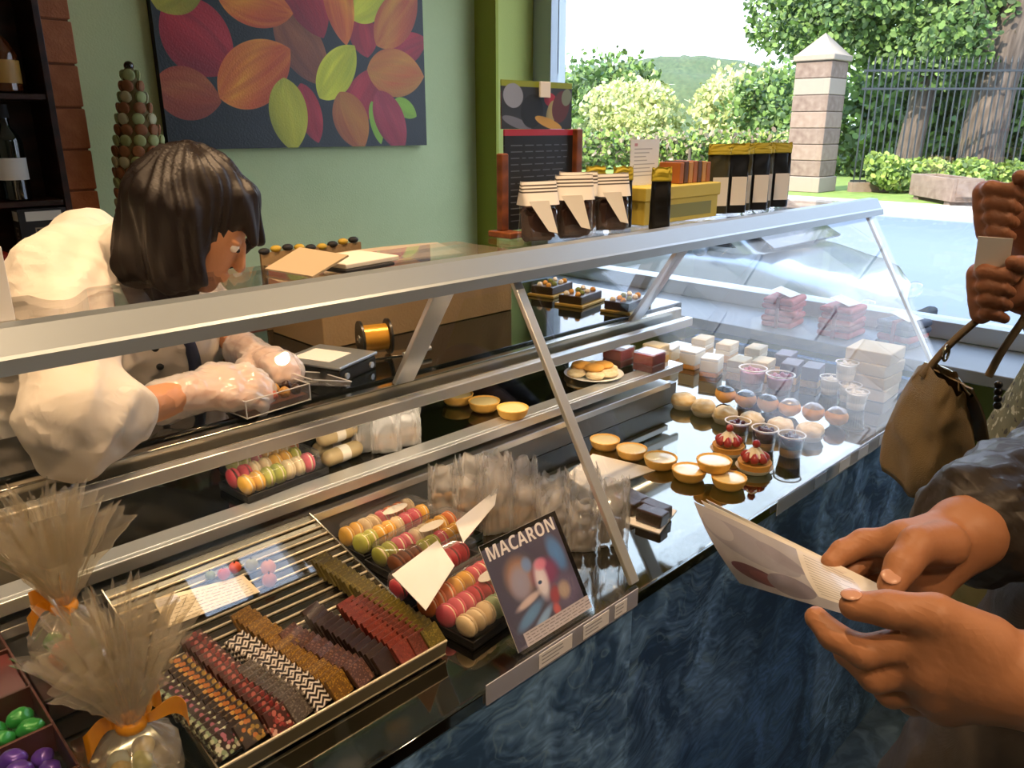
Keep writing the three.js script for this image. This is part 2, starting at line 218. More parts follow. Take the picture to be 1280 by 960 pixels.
// ---------- the glass counter ----------
const CX0 = -0.6, CX1 = 2.4, DY = 0.79, SY = 0.90, WY = 1.05, TY = 1.293;
const gz = (y) => -0.643 - (y - 0.79) * 0.598; // the sloping front glass
const display = thing('display_case', 'long refrigerated pastry counter with sloping glass front and blue marble base', 'display case', [1, 0, -0.9]);
{ const c = display, P = (name, g, m) => { g.translate(-1, 0, 0.9); return mesh(name, g, m, c); };
  P('front_panel', bx(CX0, CX1, FY, 0.768, -0.68, -0.645, 0.002), M.marble);
  P('carcass', bx(CX0, CX1, FY, 0.765, -1.5, -0.681, 0), M.blackMatte);
  P('deck', bx(CX0, CX1, 0.769, DY, -1.5, -0.640, 0.002), M.deck);
  P('end_panel', bx(CX1 + 0.001, CX1 + 0.03, FY, DY, -1.5, -0.645, 0.002), M.marble);
  // raised rear shelf with its air slot
  P('riser', bx(CX0, 1.745, DY + 0.001, 0.845, -1.16, -1.135, 0), M.slotSteel);
  P('lower_rail', bx(CX0, 1.70, 0.843, 0.859, -1.16, -1.122, 0.002), M.alu);
  P('air_slot', bx(CX0, 1.745, DY + 0.001, 0.8815, -1.36, -1.34, 0), M.slotSteel);
  P('shelf_rail', merge([bx(CX0, 1.748, 0.880, 0.9005, -1.128, -1.118, 0.002), bx(CX0, 1.748, 0.893, 0.9015, -1.168, -1.1285, 0.002)]), M.alu);
  P('shelf', bx(CX0, 1.745, 0.882, SY, -1.499, -1.169, 0.001), M.shelf);
  P('shelf_end_glass', bx(1.742, 1.747, SY + 0.001, 1.002, -1.42, -1.119, 0), M.glass);
  // rear sill: aluminium profiles with the dark door track between
  P('sill_rail', bx(CX0, 1.76, 1.004, 1.027, -1.128, -1.106, 0.003), M.alu);
  P('door_track', bx(CX0, 1.76, 1.006, 1.0095, -1.1485, -1.1285, 0), M.slotSteel);
  P('sill_profile', bx(CX0, 1.77, 1.016, 1.044, -1.172, -1.149, 0.003), M.steel);
  // rail, glass
  const prof = [[-0.903, 1.260], [-0.905, 1.276], [-0.910, 1.279], [-0.926, 1.3045], [-0.950, 1.3055], [-0.957, 1.300], [-0.957, 1.294], [-0.936, 1.292], [-0.936, 1.283], [-0.957, 1.283], [-0.957, 1.279], [-0.930, 1.258]];
  const sh = new THREE.Shape(prof.map(([z, y]) => new THREE.Vector2(-z, y)));
  const rg = new THREE.ExtrudeGeometry(sh, { depth: CX1 - CX0 + 0.01, bevelEnabled: false }); rg.rotateY(Math.PI / 2); rg.translate(CX0, 0, 0);
  P('top_rail', boxUV(rg), M.satin);
  P('top_glass', bx(CX0, CX1, 1.2845, 1.2915, -1.172, -0.938, 0), M.glass);
  const pane = (x0, x1) => { const a = new THREE.Vector3(0, 1.262 - 0.792, gz(1.262) - gz(0.792)), L = a.length(); const g = new THREE.BoxGeometry(x1 - x0, L, 0.006); g.rotateX(-Math.atan2(0.598, 1)); g.translate((x0 + x1) / 2, (1.262 + 0.792) / 2, (gz(1.262) + gz(0.792)) / 2); return g; };
  P('front_glass', pane(CX0, 0.9525), M.glass); P('front_glass', pane(0.9565, CX1 - 0.006), M.glass);
  const eg = new THREE.ExtrudeGeometry(new THREE.Shape([[0.652, 0.792], [0.925, 1.258], [1.165, 1.283], [1.49, 0.792]].map(([z, y]) => new THREE.Vector2(z, y))), { depth: 0.006, bevelEnabled: false }); eg.rotateY(Math.PI / 2); eg.translate(CX1 - 0.004, 0, 0); P('end_glass', eg, M.glass);
  for (const x of [0.928, 2.376]) P('glass_strut', bar([x, 0.795, gz(0.795) - 0.012], [x, 1.262, gz(1.262) - 0.012], 0.02, 0.009, 0.002), M.alu);
  for (const x of [0.10, 0.846, 1.563]) P('top_support', bar([x, 1.046, -1.150], [x, 1.2835, -0.992], 0.046, 0.01, 0.002), M.alu);
  P('lamp_strip', bx(-0.1, 2.34, 1.2775, 1.2825, -0.956, -0.942, 0), new THREE.MeshStandardMaterial({ color: '#fff4e0', emissive: '#ffe0b0', emissiveIntensity: 2 }));
  P('shelf_lamp_strip', bx(-0.3, 1.7, 1.002, 1.0055, -1.144, -1.133, 0), new THREE.MeshStandardMaterial({ color: '#fff4e0', emissive: '#ffe0b0', emissiveIntensity: 2 }));
}
{ const l = new THREE.RectAreaLight(0xfff4e6, 40, 2.4, 0.012); l.position.set(1.12, 1.2765, -0.950); l.lookAt(1.12, 0.0, -1.35); l.name = 'strip_light'; scene.add(l);
  const s = new THREE.RectAreaLight(0xffe8c8, 20, 2.0, 0.01); s.position.set(0.7, 1.0012, -1.1385); s.lookAt(0.7, 0, -1.5); s.name = 'shelf_light'; scene.add(s); }
{ // black stone worktop behind the counter
  const t = thing('worktop', 'polished black stone worktop running behind the glass counter', 'worktop', [1.2, 0, -1.4]);
  const P = (n, g, m) => { g.translate(-1.2, 0, 1.4); return mesh(n, g, m, t); };
  P('slab', merge([bx(0.685, 1.81, 1.02, WY, -1.68, -1.176, 0.004), bx(CX0, 0.685, 1.02, WY, -1.34, -1.176, 0.004)]), M.granite);
  P('back_panel', bx(0.70, 1.79, FY, 1.018, -1.66, -1.56, 0.002), M.blackMatte);
}
{ // low wooden cabinet on the rear wall
  const t = thing('back_cabinet', 'brown wooden cabinet standing against the green wall', 'cabinet', [0.72, FY, -2.58]);
  mesh('body', bx(-0.52, 0.51, 0.0, 1.1, -0.2, 0.17, 0.004), M.wood, t); mesh('top', bx(-0.53, 0.53, 1.1, 1.13, -0.21, 0.2, 0.004), M.darkWood, t);
  for (const x of [-0.345, 0, 0.345]) { const d = mesh('door', bx(x - 0.165, x + 0.165, 0.06, 1.07, 0.172, 0.188, 0.003), M.wood, t); mesh('knob', new THREE.SphereGeometry(0.012, 10, 8).translate(x + 0.13, 0.6, 0.198), M.steel, d); }
}
{ // dark shelving with bottles
  const t = thing('wall_shelving', 'tall dark wooden shelving with bottles beside the terracotta pilaster', 'shelving', [0.4, 0, -2.68]);
  mesh('back', bx(-0.34, 0.33, 0.99, 2.6, -0.115, -0.10, 0), M.darkWood, t);
  for (const x of [-0.34, 0.325]) mesh('side', bx(x, x + 0.018, 1.002, 2.6, -0.1, 0.08, 0.002), M.darkWood, t);
  for (const y of [1.002, 1.285, 1.575, 1.90, 2.25]) mesh('shelf_board', bx(-0.32, 0.324, y - 0.0, y + 0.016, -0.1, 0.075, 0.002), M.darkWood, t);
}

// ---------- outdoors ----------
const asphalt = std('#ffffff', 0.9, { map: dataTex(256, 256, (u, v) => mixc([122, 128, 136], [158, 162, 168], 0.5 + tfbm(u, v, 12, 5)), 0.4, 0.4) });
const paving = std('#ffffff', 0.85, { map: dataTex(256, 256, (u, v) => mixc([168, 162, 152], [196, 190, 178], 0.5 + tfbm(u, v, 9, 5)), 0.5, 0.5) });
const lawn = std('#ffffff', 0.95, { map: dataTex(256, 256, (u, v) => mixc([86, 112, 44], [140, 160, 74], 0.5 + 1.2 * tfbm(u, v, 14, 5)), 0.3, 0.3) });
struct('road', grid(2, 2, (u, v) => [u < 0.01 ? 4.4 : u < 0.6 ? 17.3 : 90, u < 0.01 ? -0.5 : -0.03, 60 - v * 130]), asphalt);
struct('pavement', bx(2.96, 4.5, -0.6, -0.38, -40, 40, 0.01), paving);
struct('side_street', bx(-30, 2.95, -0.6, -0.38, 2.41, 40, 0), paving);
struct('upper_storeys', merge([bx(-9, 2.95, 3.15, 10.5, -30, 2.4, 0), bx(-9, -2.0, -0.6, 3.15, -30, 2.4, 0), bx(-2.0, 2.95, -0.6, 3.15, -30, -3.0, 0)]), M.plaster);
struct('far_pavement', bx(16.4, 17.6, -0.119, 0.03, -40, -3.0, 0.01), paving);
struct('lawn', bx(17.4, 70, -0.119, 0.02, -70, -5.2, 0), lawn);
const stone = [0, 1, 2].map((k) => std('#ffffff', 0.9, { map: dataTex(64, 64, (u, v) => mixc([[122, 102, 88], [142, 130, 116], [100, 82, 72]][k], [150, 136, 122], 0.4 + tfbm(u, v, 6, 4)), 1, 1) }));
{ const t = thing('gate_pillar', 'tall stone gate pillar with pointed cap across the street', 'pillar', [19.25, 0, -9.1]);
  mesh('core', bx(-0.4, 0.4, 0, 3.0, -0.4, 0.4, 0), stone[2], t);
  const g = cbx(0.88, 0.36, 0.88, 0.02);
  for (let k = 0; k < 8; k++) { const b = mesh('stone_block', g, stone[k % 2 ? 2 : k % 3 ? 0 : 1], t); b.position.y = 0.02 + k * 0.37; b.scale.set(k === 0 ? 1.08 : 1, 1, k === 0 ? 1.08 : 1); }
  mesh('cornice', cbx(1.0, 0.14, 1.0, 0.03).translate(0, 2.98, 0), stone[1], t);
  const cap = new THREE.ConeGeometry(0.66, 0.5, 4); cap.rotateY(Math.PI / 4); mesh('cap', cap.translate(0, 3.36, 0), stone[1], t); }
const iron = std('#2a3034', 0.6);
{ const a = V(19.75, 0, -8.3), b = V(22.8, 0, -5.2), L = a.distanceTo(b), t = thing('iron_fence', 'dark wrought iron fence with spear tops beside the gate pillar', 'fence', [a.x, 0, a.z], Math.atan2(-(b.z - a.z), b.x - a.x));
  for (const y of [0.25, 2.35, 2.75]) mesh('cross_rail', bx(0, L, y, y + 0.05, -0.02, 0.02, 0), iron, t);
  const g = merge([bx(-0.013, 0.013, 0.05, 2.95, -0.013, 0.013, 0), new THREE.ConeGeometry(0.03, 0.16, 4).translate(0, 3.03, 0)]);
  for (let x = 0.08; x < L; x += 0.15) mesh('fence_bar', g, iron, t).position.x = x;
  mesh('fence_wall', bx(0, L, 0, 0.24, -0.12, 0.12, 0.01), stone[0], t); }
const bark = std('#ffffff', 0.95, { map: dataTex(128, 256, (u, v) => mixc([62, 54, 48], [112, 100, 90], 0.5 + 1.3 * fbm(u * 18, v * 5, 3, 4)), 2, 2) });
const leafG = (() => { const g = grid(2, 2, (u, v) => [(u - 0.5) * (1 - Math.abs(v - 0.5)), (v - 0.5) * 1.3, 0.12 * Math.abs(u - 0.5)]); return g; })();
const leafM = phy('#ffffff', 0.7, { transmission: 0.35, thickness: 0 });
function foliage(parent, blobs, n, size, cols) {
  const im = new THREE.InstancedMesh(leafG, leafM, n), o = new THREE.Object3D(), c = new THREE.Color(); let tot = 0; for (const b of blobs) tot += b[3] * b[3]; let i = 0;
  blobs.forEach((b, bi) => { const m = bi === blobs.length - 1 ? n - i : Math.round(n * b[3] * b[3] / tot);
    for (let k = 0; k < m && i < n; k++, i++) { const d = V(rr(-1, 1), rr(-1, 1), rr(-1, 1)).normalize().multiplyScalar(b[3] * Math.pow(rnd(), 0.4)); const nn = 1 + 0.5 * noise.noise(d.x * 1.3 + b[0], d.y * 1.3, d.z * 1.3);
      o.position.set(b[0] + d.x * nn, b[1] + d.y * nn * (b[4] || 0.8), b[2] + d.z * nn); o.rotation.set(rr(0, 6), rr(0, 6), rr(0, 6)); o.scale.setScalar(size * rr(0.6, 1.3)); o.updateMatrix(); im.setMatrixAt(i, o.matrix); im.setColorAt(i, c.set(pick(cols)).multiplyScalar(rr(0.75, 1.15))); } });
  im.name = 'foliage'; im.userData.kind = 'stuff'; im.castShadow = im.receiveShadow = true; parent.add(im);
}
function trunk(parent, pts, r0, r1, name = 'trunk') { const cv = new THREE.CatmullRomCurve3(pts.map((p) => V(...p))), N = 14, f = cv.computeFrenetFrames(N); const g = grid(12, N, (u, v) => { const i = Math.round(v * N), p = cv.getPoint(v), r = (r0 + (r1 - r0) * v) * (1 + 0.12 * noise.noise(u * 6, v * 4, r0) + (v < 0.1 ? 0.35 * (0.1 - v) / 0.1 : 0)), a = u * 2 * Math.PI; return [p.x + r * (Math.cos(a) * f.normals[i].x + Math.sin(a) * f.binormals[i].x), p.y + r * (Math.cos(a) * f.normals[i].y + Math.sin(a) * f.binormals[i].y), p.z + r * (Math.cos(a) * f.normals[i].z + Math.sin(a) * f.binormals[i].z)]; }); mesh(name, g, bark, parent); }
const greens = ['#5e7a2e', '#7c9a3c', '#96b04c', '#4c6a2c', '#a8bf62'], darkGreens = ['#3c5a2a', '#4e6e30', '#64863a', '#7a9a48'], pale = ['#b4bc78', '#c6ca8e', '#a6b46c', '#d6d6a6'];
{ const a = thing('street_tree', 'slender leaning tree with forked trunk behind the iron fence', 'tree', [23.2, 0, -8.3]);
  trunk(a, [[0, 0, 0], [0.1, 1.5, 0.05], [0.35, 3.5, 0.2], [0.7, 6.5, 0.5]], 0.36, 0.2); trunk(a, [[0.3, 3, 0.2], [0.1, 4.5, -0.6], [-0.2, 6.5, -1.4]], 0.2, 0.1, 'branch');
  foliage(a, [[-0.8, 5.4, -1.2, 2.0], [0.6, 6.6, 0.6, 2.2], [-0.6, 3.6, 0.6, 1.3], [1.2, 4.2, 1.2, 1.4], [-1.0, 4.0, -1.6, 1.3], [-0.6, 4.6, -3.0, 1.6]], 26000, 0.115, darkGreens); }
{ const a = thing('street_tree', 'massive grey tree trunk with thick limbs beside the road', 'tree', [23.6, 0, -6.6]);
  trunk(a, [[0, 0, 0], [0.0, 1.6, 0.0], [0.1, 3.2, 0.1], [0.4, 6.5, 0.6]], 0.58, 0.42); trunk(a, [[0.1, 2.7, 0.1], [-0.4, 4.4, -0.7], [-0.8, 6.5, -1.6]], 0.34, 0.2, 'branch');
  foliage(a, [[0.5, 6.6, 1.6, 2.2], [-0.8, 6.4, -1.6, 2.0], [1.6, 5.0, 2.4, 1.6], [1.5, 3.9, 2.8, 1.0]], 22000, 0.115, greens); }
{ const a = thing('street_tree', 'dark slim trunk with light foliage at the road edge', 'tree', [24.6, 0, -5.3]);
  trunk(a, [[0, 0, 0], [0.05, 1.6, 0.1], [0.2, 4, 0.3], [0.3, 6, 0.6]], 0.3, 0.16);
  foliage(a, [[0.6, 5.4, 1.6, 1.8], [0.9, 4.0, 2.2, 1.3], [0.4, 3.2, 1.4, 0.9], [0.8, 6.5, 0.4, 1.6], [1.2, 2.6, 2.6, 0.8]], 18000, 0.11, ['#a4b84e', '#bccb66', '#8ea640', '#d0d884']); }
for (const [x, z, r, n, s, cols, label] of [
  [32, -24.2, 2.3, 9000, 0.17, pale, 'pale spring tree with loose blossom beyond the lawn'], [27, -27, 2.4, 9000, 0.18, greens, 'bushy green tree nearest the window frame beyond the lawn'],
  [36, -20.5, 2.6, 9000, 0.18, pale, 'cream flowering tree rising above the park hedge'], [38, -31, 3.4, 9000, 0.24, darkGreens, 'broad dark tree far behind the flowering trees'],
  [34, -17.5, 2.5, 9000, 0.18, darkGreens, 'dense green tree close behind the gate pillar']]) {
  const a = thing('park_tree', label, 'tree', [x, 0, z]); trunk(a, [[0, 0, 0], [0.1, 0.8, 0], [0, 1.8, 0.1]], 0.16, 0.1); foliage(a, [[0, r * 0.85, 0, r], [r * 0.7, r * 0.6, -r * 0.6, r * 0.6], [-r * 0.6, r * 0.55, r * 0.6, r * 0.65]], n, s, cols); }
for (const [x, z, r, h, label] of [[27.5, -10.6, 2.0, 1.0, 'round dark bush behind the iron fence beside the pillar'], [28.5, -8.4, 2.3, 1.1, 'tall dark bush filling the gap between the fence trunks'], [29.5, -6.4, 2.2, 1.0, 'dense bush behind the massive trunk']]) {
  const a = thing('park_bush', label, 'bush', [x, 0, z]); trunk(a, [[0, 0, 0], [0, 0.6, 0], [0.1, 1.4, 0]], 0.12, 0.07, 'stem'); foliage(a, [[0, r * 0.7, 0, r, h], [0.2, r * 1.5, 0.3, r * 0.75, h], [-0.4, r * 0.5, 0.9, r * 0.7, h]], 9000, 0.17, darkGreens); }
{ // houses across the street, beyond the window's edge: the front glass mirrors them
  const t = thing('town_house', 'pale rendered town house across the street past the road trees', 'house', [24, 0, 11]), wm = std('#9aa2ac', 0.9, { bumpMap: grainBump, bumpScale: 0.004 }), pm = std('#808a94', 0.7);
  mesh('wall', bx(0, 7, -0.05, 13, -9, 11, 0), wm, t); mesh('roof', quad([[-0.3, 13, -9.3], [-0.3, 13, 11.3], [3.5, 15.5, 11.3], [3.5, 15.5, -9.3]], 0.2), std('#5a4a44', 0.9), t); mesh('cornice', bx(-0.2, 0.0, 12.5, 13, -9.1, 11.1, 0.03), wm, t);
  for (let f = 0; f < 4; f++) for (let k = 0; k < 8; k++) { const z = -7.8 + k * 2.4, y = 0.9 + f * 3; const w = mesh('window', merge([bx(-0.06, 0.0, y - 0.08, y, z - 0.1, z + 1.1, 0), bx(-0.05, 0.0, y + 1.7, y + 1.78, z - 0.06, z + 1.06, 0), bx(-0.05, 0.0, y, y + 1.7, z - 0.06, z, 0), bx(-0.05, 0.0, y, y + 1.7, z + 1, z + 1.06, 0), bx(-0.04, 0.0, y, y + 1.7, z + 0.48, z + 0.52, 0)]), wm, t); mesh('pane', bx(-0.02, 0.0, y, y + 1.7, z, z + 1, 0), pm, w); } }
{ const a = tag(thing('hedge', 'long low hedge of mixed bushes along the park lawn', 'hedge', [26, 0, -17]), 'long low hedge of mixed bushes along the park lawn', 'hedge'); const b = []; for (let k = 0; k < 14; k++) b.push([-5 + k * 0.85, 0.7, -5.5 + k * 0.72, 0.95, 0.75]); foliage(a, b, 16000, 0.13, [...greens, '#8c7c6c', '#a89a80']); trunk(a, [[0, 0, 0], [0, 0.4, 0], [0, 0.8, 0]], 0.08, 0.05, 'stem'); }
{ const a = thing('fence_shrub', 'leafy green shrub growing at the foot of the iron fence', 'shrub', [20.6, 0, -6.9]); foliage(a, [[0, 0.4, 0, 0.6], [0.8, 0.4, 0.8, 0.6], [-0.6, 0.45, -0.6, 0.6], [1.5, 0.35, 1.5, 0.5]], 8000, 0.09, greens); trunk(a, [[0, 0, 0], [0, 0.3, 0], [0, 0.6, 0]], 0.05, 0.03, 'stem'); }
{ const h = struct('hill', jitter(new THREE.SphereGeometry(1, 40, 24).scale(24, 12.5, 24), 1.2, 0.25).translate(118, 0, -79), std('#ffffff', 0.95, { map: dataTex(128, 128, (u, v) => mixc([52, 68, 44], [84, 98, 62], 0.5 + 1.3 * tfbm(u, v, 12, 4)), 12, 6) })); }
{ const t = thing('stone_trough', 'low grey stone planter standing on the far pavement', 'planter', [18.3, 0, -5.7], 0.75);
  mesh('trough', merge([bx(-0.95, 0.95, 0.1, 0.55, 0.22, 0.3, 0.01), bx(-0.95, 0.95, 0.1, 0.55, -0.3, -0.22, 0.01), bx(-0.95, -0.87, 0.1, 0.55, -0.22, 0.22, 0.01), bx(0.87, 0.95, 0.1, 0.55, -0.22, 0.22, 0.01), bx(-0.95, 0.95, 0.1, 0.2, -0.22, 0.22, 0)]), stone[2], t);
  for (const x of [-0.7, 0.7]) mesh('foot', bx(x - 0.12, x + 0.12, 0.0, 0.1, -0.25, 0.25, 0.01), stone[2], t); mesh('soil', bx(-0.87, 0.87, 0.45, 0.5, -0.22, 0.22, 0), std('#3a3226', 0.95), t); }
{ // silver parked car, its length along the street
  const t = thing('parked_car', 'silver hatchback parked at the kerb outside the shop window', 'car', [6.6, -0.43, -4.3]);
  const paint = phy('#8a9198', 0.3, { metalness: 0.6, clearcoat: 1, clearcoatRoughness: 0.05 }), dark = phy('#1a2024', 0.06);
  const S = (pts, d, m, name, o = {}) => { const g = new THREE.ExtrudeGeometry(new THREE.Shape(pts.map(([a, b]) => new THREE.Vector2(a, b))), { depth: d, bevelEnabled: true, bevelSize: 0.05, bevelThickness: 0.05, bevelSegments: 3, ...o }); g.rotateY(-Math.PI / 2); g.translate(d / 2, 0, 0); return mesh(name, boxUV(g), m, t); };
  const lerpP = (P, x) => { for (let i = 1; i < P.length; i++) if (x <= P[i][0]) { const f = (x - P[i - 1][0]) / (P[i][0] - P[i - 1][0]); return P[i - 1][1] + (P[i][1] - P[i - 1][1]) * (f * f * (3 - 2 * f)); } return P[P.length - 1][1]; };
  const loft = (z0, z1, wid, bot, top, e) => grid(36, 28, (u, v) => { const a = u * 2 * Math.PI, z = z0 + (z1 - z0) * v, end = Math.pow(Math.max(0, 1 - Math.pow(Math.abs(v * 2 - 1), 14)), 0.5), sq = (c) => Math.sign(c) * Math.pow(Math.abs(c), e), B = lerpP(bot, z), T = lerpP(top, z), w = lerpP(wid, z) * end; return [w * sq(Math.cos(a)), (B + T) / 2 + (T - B) / 2 * sq(Math.sin(a)) * (0.4 + 0.6 * end), z]; });
  mesh('body', loft(-2.08, 2.1, [[-2.1, 0.7], [-1.6, 0.84], [1.4, 0.84], [2.1, 0.68]], [[-2.1, 0.3], [2.1, 0.28]], [[-2.1, 0.82], [-1.6, 0.95], [1.0, 0.97], [1.7, 0.86], [2.1, 0.66]], 0.42), paint, t);
  mesh('roof', loft(-1.9, 1.25, [[-1.9, 0.7], [-1.2, 0.72], [0.4, 0.7], [1.25, 0.72]], [[-1.9, 0.85], [1.25, 0.85]], [[-1.9, 0.95], [-1.4, 1.38], [0.1, 1.45], [0.6, 1.32], [1.25, 0.96]], 0.5), paint, t);
  for (const s of [-1, 1]) { const g = new THREE.ExtrudeGeometry(new THREE.Shape([[-1.55, 0.98], [-1.4, 1.29], [0.08, 1.35], [0.5, 1.27], [0.95, 0.99]].map(([a, b]) => new THREE.Vector2(a, b))), { depth: 0.03, bevelEnabled: false }); g.rotateY(-Math.PI / 2); g.translate(s * 0.71 + 0.01, 0, 0); mesh('side_window', g, dark, t); }
  mesh('windscreen', quad([[-0.62, 1.0, 1.24], [0.62, 1.0, 1.24], [0.56, 1.34, 0.62], [-0.56, 1.34, 0.62]], 0.02), dark, t);
  for (const [sx, z] of [[-1, -1.3], [1, -1.3], [-1, 1.3], [1, 1.3]]) { const w = mesh('wheel', new THREE.TorusGeometry(0.22, 0.09, 10, 24).rotateY(Math.PI / 2).translate(sx * 0.76, 0.31, z), M.blackMatte, t); mesh('rim', new THREE.CylinderGeometry(0.17, 0.17, 0.12, 16).rotateZ(Math.PI / 2).translate(sx * 0.77, 0.31, z), M.alu, w); }
  for (const s of [-1, 1]) { mesh('headlight', new THREE.SphereGeometry(1, 14, 10).scale(0.15, 0.07, 0.06).translate(s * 0.5, 0.62, 1.98), M.glass, t); mesh('mirror', new THREE.SphereGeometry(1, 10, 8).scale(0.1, 0.08, 0.06).translate(s * 0.92, 1.0, 0.75), paint, t); }
  mesh('bumper', bx(-0.78, 0.78, 0.25, 0.45, 2.02, 2.12, 0.03), M.blackMatte, t);
}
// ---------- sweets and pastries ----------
const pastry = std('#ffffff', 0.7, { map: dataTex(128, 128, (u, v) => mixc([206, 140, 52], [240, 186, 96], 0.5 + 1.2 * tfbm(u, v, 10, 4)), 8, 8) });
const lemon = phy('#f7e2a4', 0.22, { clearcoat: 0.5 }), cream = std('#f3e9cf', 0.55), creamWhite = std('#f6f1e6', 0.5), berry = phy('#a3182c', 0.25, { clearcoat: 0.6 }), berryDark = phy('#4a1026', 0.25, { clearcoat: 0.5 }), choc = phy('#2e1811', 0.35, { clearcoat: 0.2 }), chocMilk = phy('#5a3220', 0.4), glaze = phy('#1d0f0b', 0.12, { clearcoat: 0.8 }), gold = phy('#b98a3c', 0.5), sponge = std('#d9b06a', 0.85, { bumpMap: grainBump, bumpScale: 0.003 });
const plastic = M.clear;
const crustM = std('#ffffff', 0.65, { map: dataTex(128, 128, (u, v) => mixc([226, 162, 60], [248, 204, 108], 0.5 + 1.2 * tfbm(u, v, 10, 4)), 8, 8) });
// lemon tartlets: crust with a fluted wall and a pale filling
const crustG = (() => grid(40, 7, (u, v) => { const a = u * 2 * Math.PI, pr = [[0.0, 0.0], [0.026, 0.0], [0.031, 0.006], [0.0355, 0.020], [0.036, 0.0225], [0.0335, 0.0225], [0.032, 0.019], [0.0, 0.0185]][Math.round(v * 7)], f = 1 + 0.018 * Math.cos(a * 20) * (pr[0] > 0.028 ? 1 : 0); return [pr[0] * f * Math.cos(-a), pr[1], pr[0] * f * Math.sin(-a)]; }))();
const fillG = lathe([[0, 0.0215], [0.02, 0.0213], [0.031, 0.0205], [0.0318, 0.019]], 28);
function tart(p, label, group) { const t = thing('lemon_tartlet', label, 'tartlet', p, rr(0, 6), group); mesh('crust', crustG, crustM, t); mesh('filling', fillG, lemon, t); t.scale.setScalar(rr(0.97, 1.04)); return t; }
for (const [x, z] of [[1.351, -1.062], [1.351, -0.984], [1.354, -0.908]]) tart([x, DY, z], 'round lemon tartlet in the row on the mirrored counter deck', 'lemon tartlets in a row on the counter deck');
tart([1.345, DY, -0.828], 'lemon tartlet under the stacked one, next to the row of tartlets'); tart([1.37, DY, -0.748], 'lemon tartlet under the stacked one, nearest the front glass'); tart([1.378, DY + 0.0228, -0.79], 'lemon tartlet stacked on top of two other tartlets');
for (const [x, z] of [[1.105, -1.32], [1.118, -1.244], [1.132, -1.168]]) tart([x, SY + 0.0022, z + 0.022], 'small lemon tartlet on the raised rear shelf', 'lemon tartlets on the rear shelf');
// berry tarts with a cream rosette
const strawG = (() => { const g = lathe([[0, -0.014], [0.005, -0.011], [0.0095, -0.002], [0.01, 0.004], [0.006, 0.009], [0, 0.01]], 12); return g; })();
function rosette(r) { return grid(30, 14, (u, v) => { const a = u * 2 * Math.PI, R = r * (1 - v) * (1 + 0.16 * Math.cos(a * 6 + v * 5)); return [R * Math.cos(-a), r * 1.15 * Math.pow(v, 0.8), R * Math.sin(-a)]; }); }
for (const [x, z, l] of [[1.482, -0.752, 'strawberry tart crowned with cream, closest to the front glass'], [1.525, -0.842, 'strawberry tart with cream rosette beside the glass dessert cups']]) {
  const t = thing('strawberry_tart', l, 'tart', [x, DY, z]); mesh('crust', crustG, pastry, t); mesh('paper_case', lathe([[0.03, 0.0005], [0.04, 0.012], [0.0405, 0.012], [0.031, 0.0005]], 32), M.paper, t);
  for (let k = 0; k < 7; k++) { const s = mesh('strawberry', strawG, berry, t), a = k / 7 * 6.28; s.position.set(0.0215 * Math.cos(a), 0.033, 0.0215 * Math.sin(a)); s.rotation.set(Math.sin(a) * -0.5, 0, Math.cos(a) * 0.5 + Math.PI); }
  mesh('cream', rosette(0.021).translate(0, 0.036, 0), cream, t); mesh('raspberry', jitter(new THREE.SphereGeometry(0.009, 12, 10), 0.0015, 300).translate(0, 0.062, 0), berry, t); }
// glass dessert cups
function cup(p, label, group, fill, layer, s = 1) { const t = thing('dessert_cup', label, 'dessert cup', p, 0, group); mesh('cup', lathe([[0.0, 0.0012], [0.022, 0.0012], [0.0235, 0.003], [0.0285, 0.05], [0.030, 0.0505], [0.0292, 0.052], [0.0275, 0.05], [0.022, 0.0025], [0, 0.0022]], 28), M.clear, t);
  mesh('custard', lathe([[0, 0.004], [0.0222, 0.004], [0.0242, 0.022], [0, 0.022]], 24), layer, t); mesh('topping', lathe([[0, 0.022], [0.0243, 0.0222], [0.0268, 0.044], [0.02, 0.046], [0, 0.0455]], 24), fill, t); mesh('rim', lathe([[0.0275, 0.0505], [0.0305, 0.0505], [0.0305, 0.0525], [0.0275, 0.0525], [0.0275, 0.0505]], 28), M.whiteCup, t);
  for (let k = 0; k < 7; k++) mesh('berry', new THREE.SphereGeometry(0.0055, 8, 6), fill, t).position.set(rr(-0.015, 0.015), 0.047, rr(-0.015, 0.015)); t.scale.setScalar(s); return t; }
for (const [x, z] of [[1.604, -0.866], [1.605, -0.797], [1.612, -0.735]]) cup([x, DY, z], 'clear cup of red berries in a row on the counter deck', 'berry cups in a row', berryDark, sponge, 1.02);
for (const [x, z] of [[1.976, -1.036], [1.976, -0.953]]) { cup([x, DY, z], 'pink topped berry mousse cup behind the cream puffs', 'mousse cups behind the cream puffs', phy('#c98aa0', 0.4), berryDark, 1.3); }
for (const [x, z, y] of [[2.075, -0.80, 0], [2.10, -0.865, 0], [2.03, -0.762, 0], [2.09, -0.822, 0.054]]) cup([x, DY + y, z], 'white filled dessert cup beside the stacked cake boxes', 'white dessert cups', creamWhite, creamWhite, 1.0);
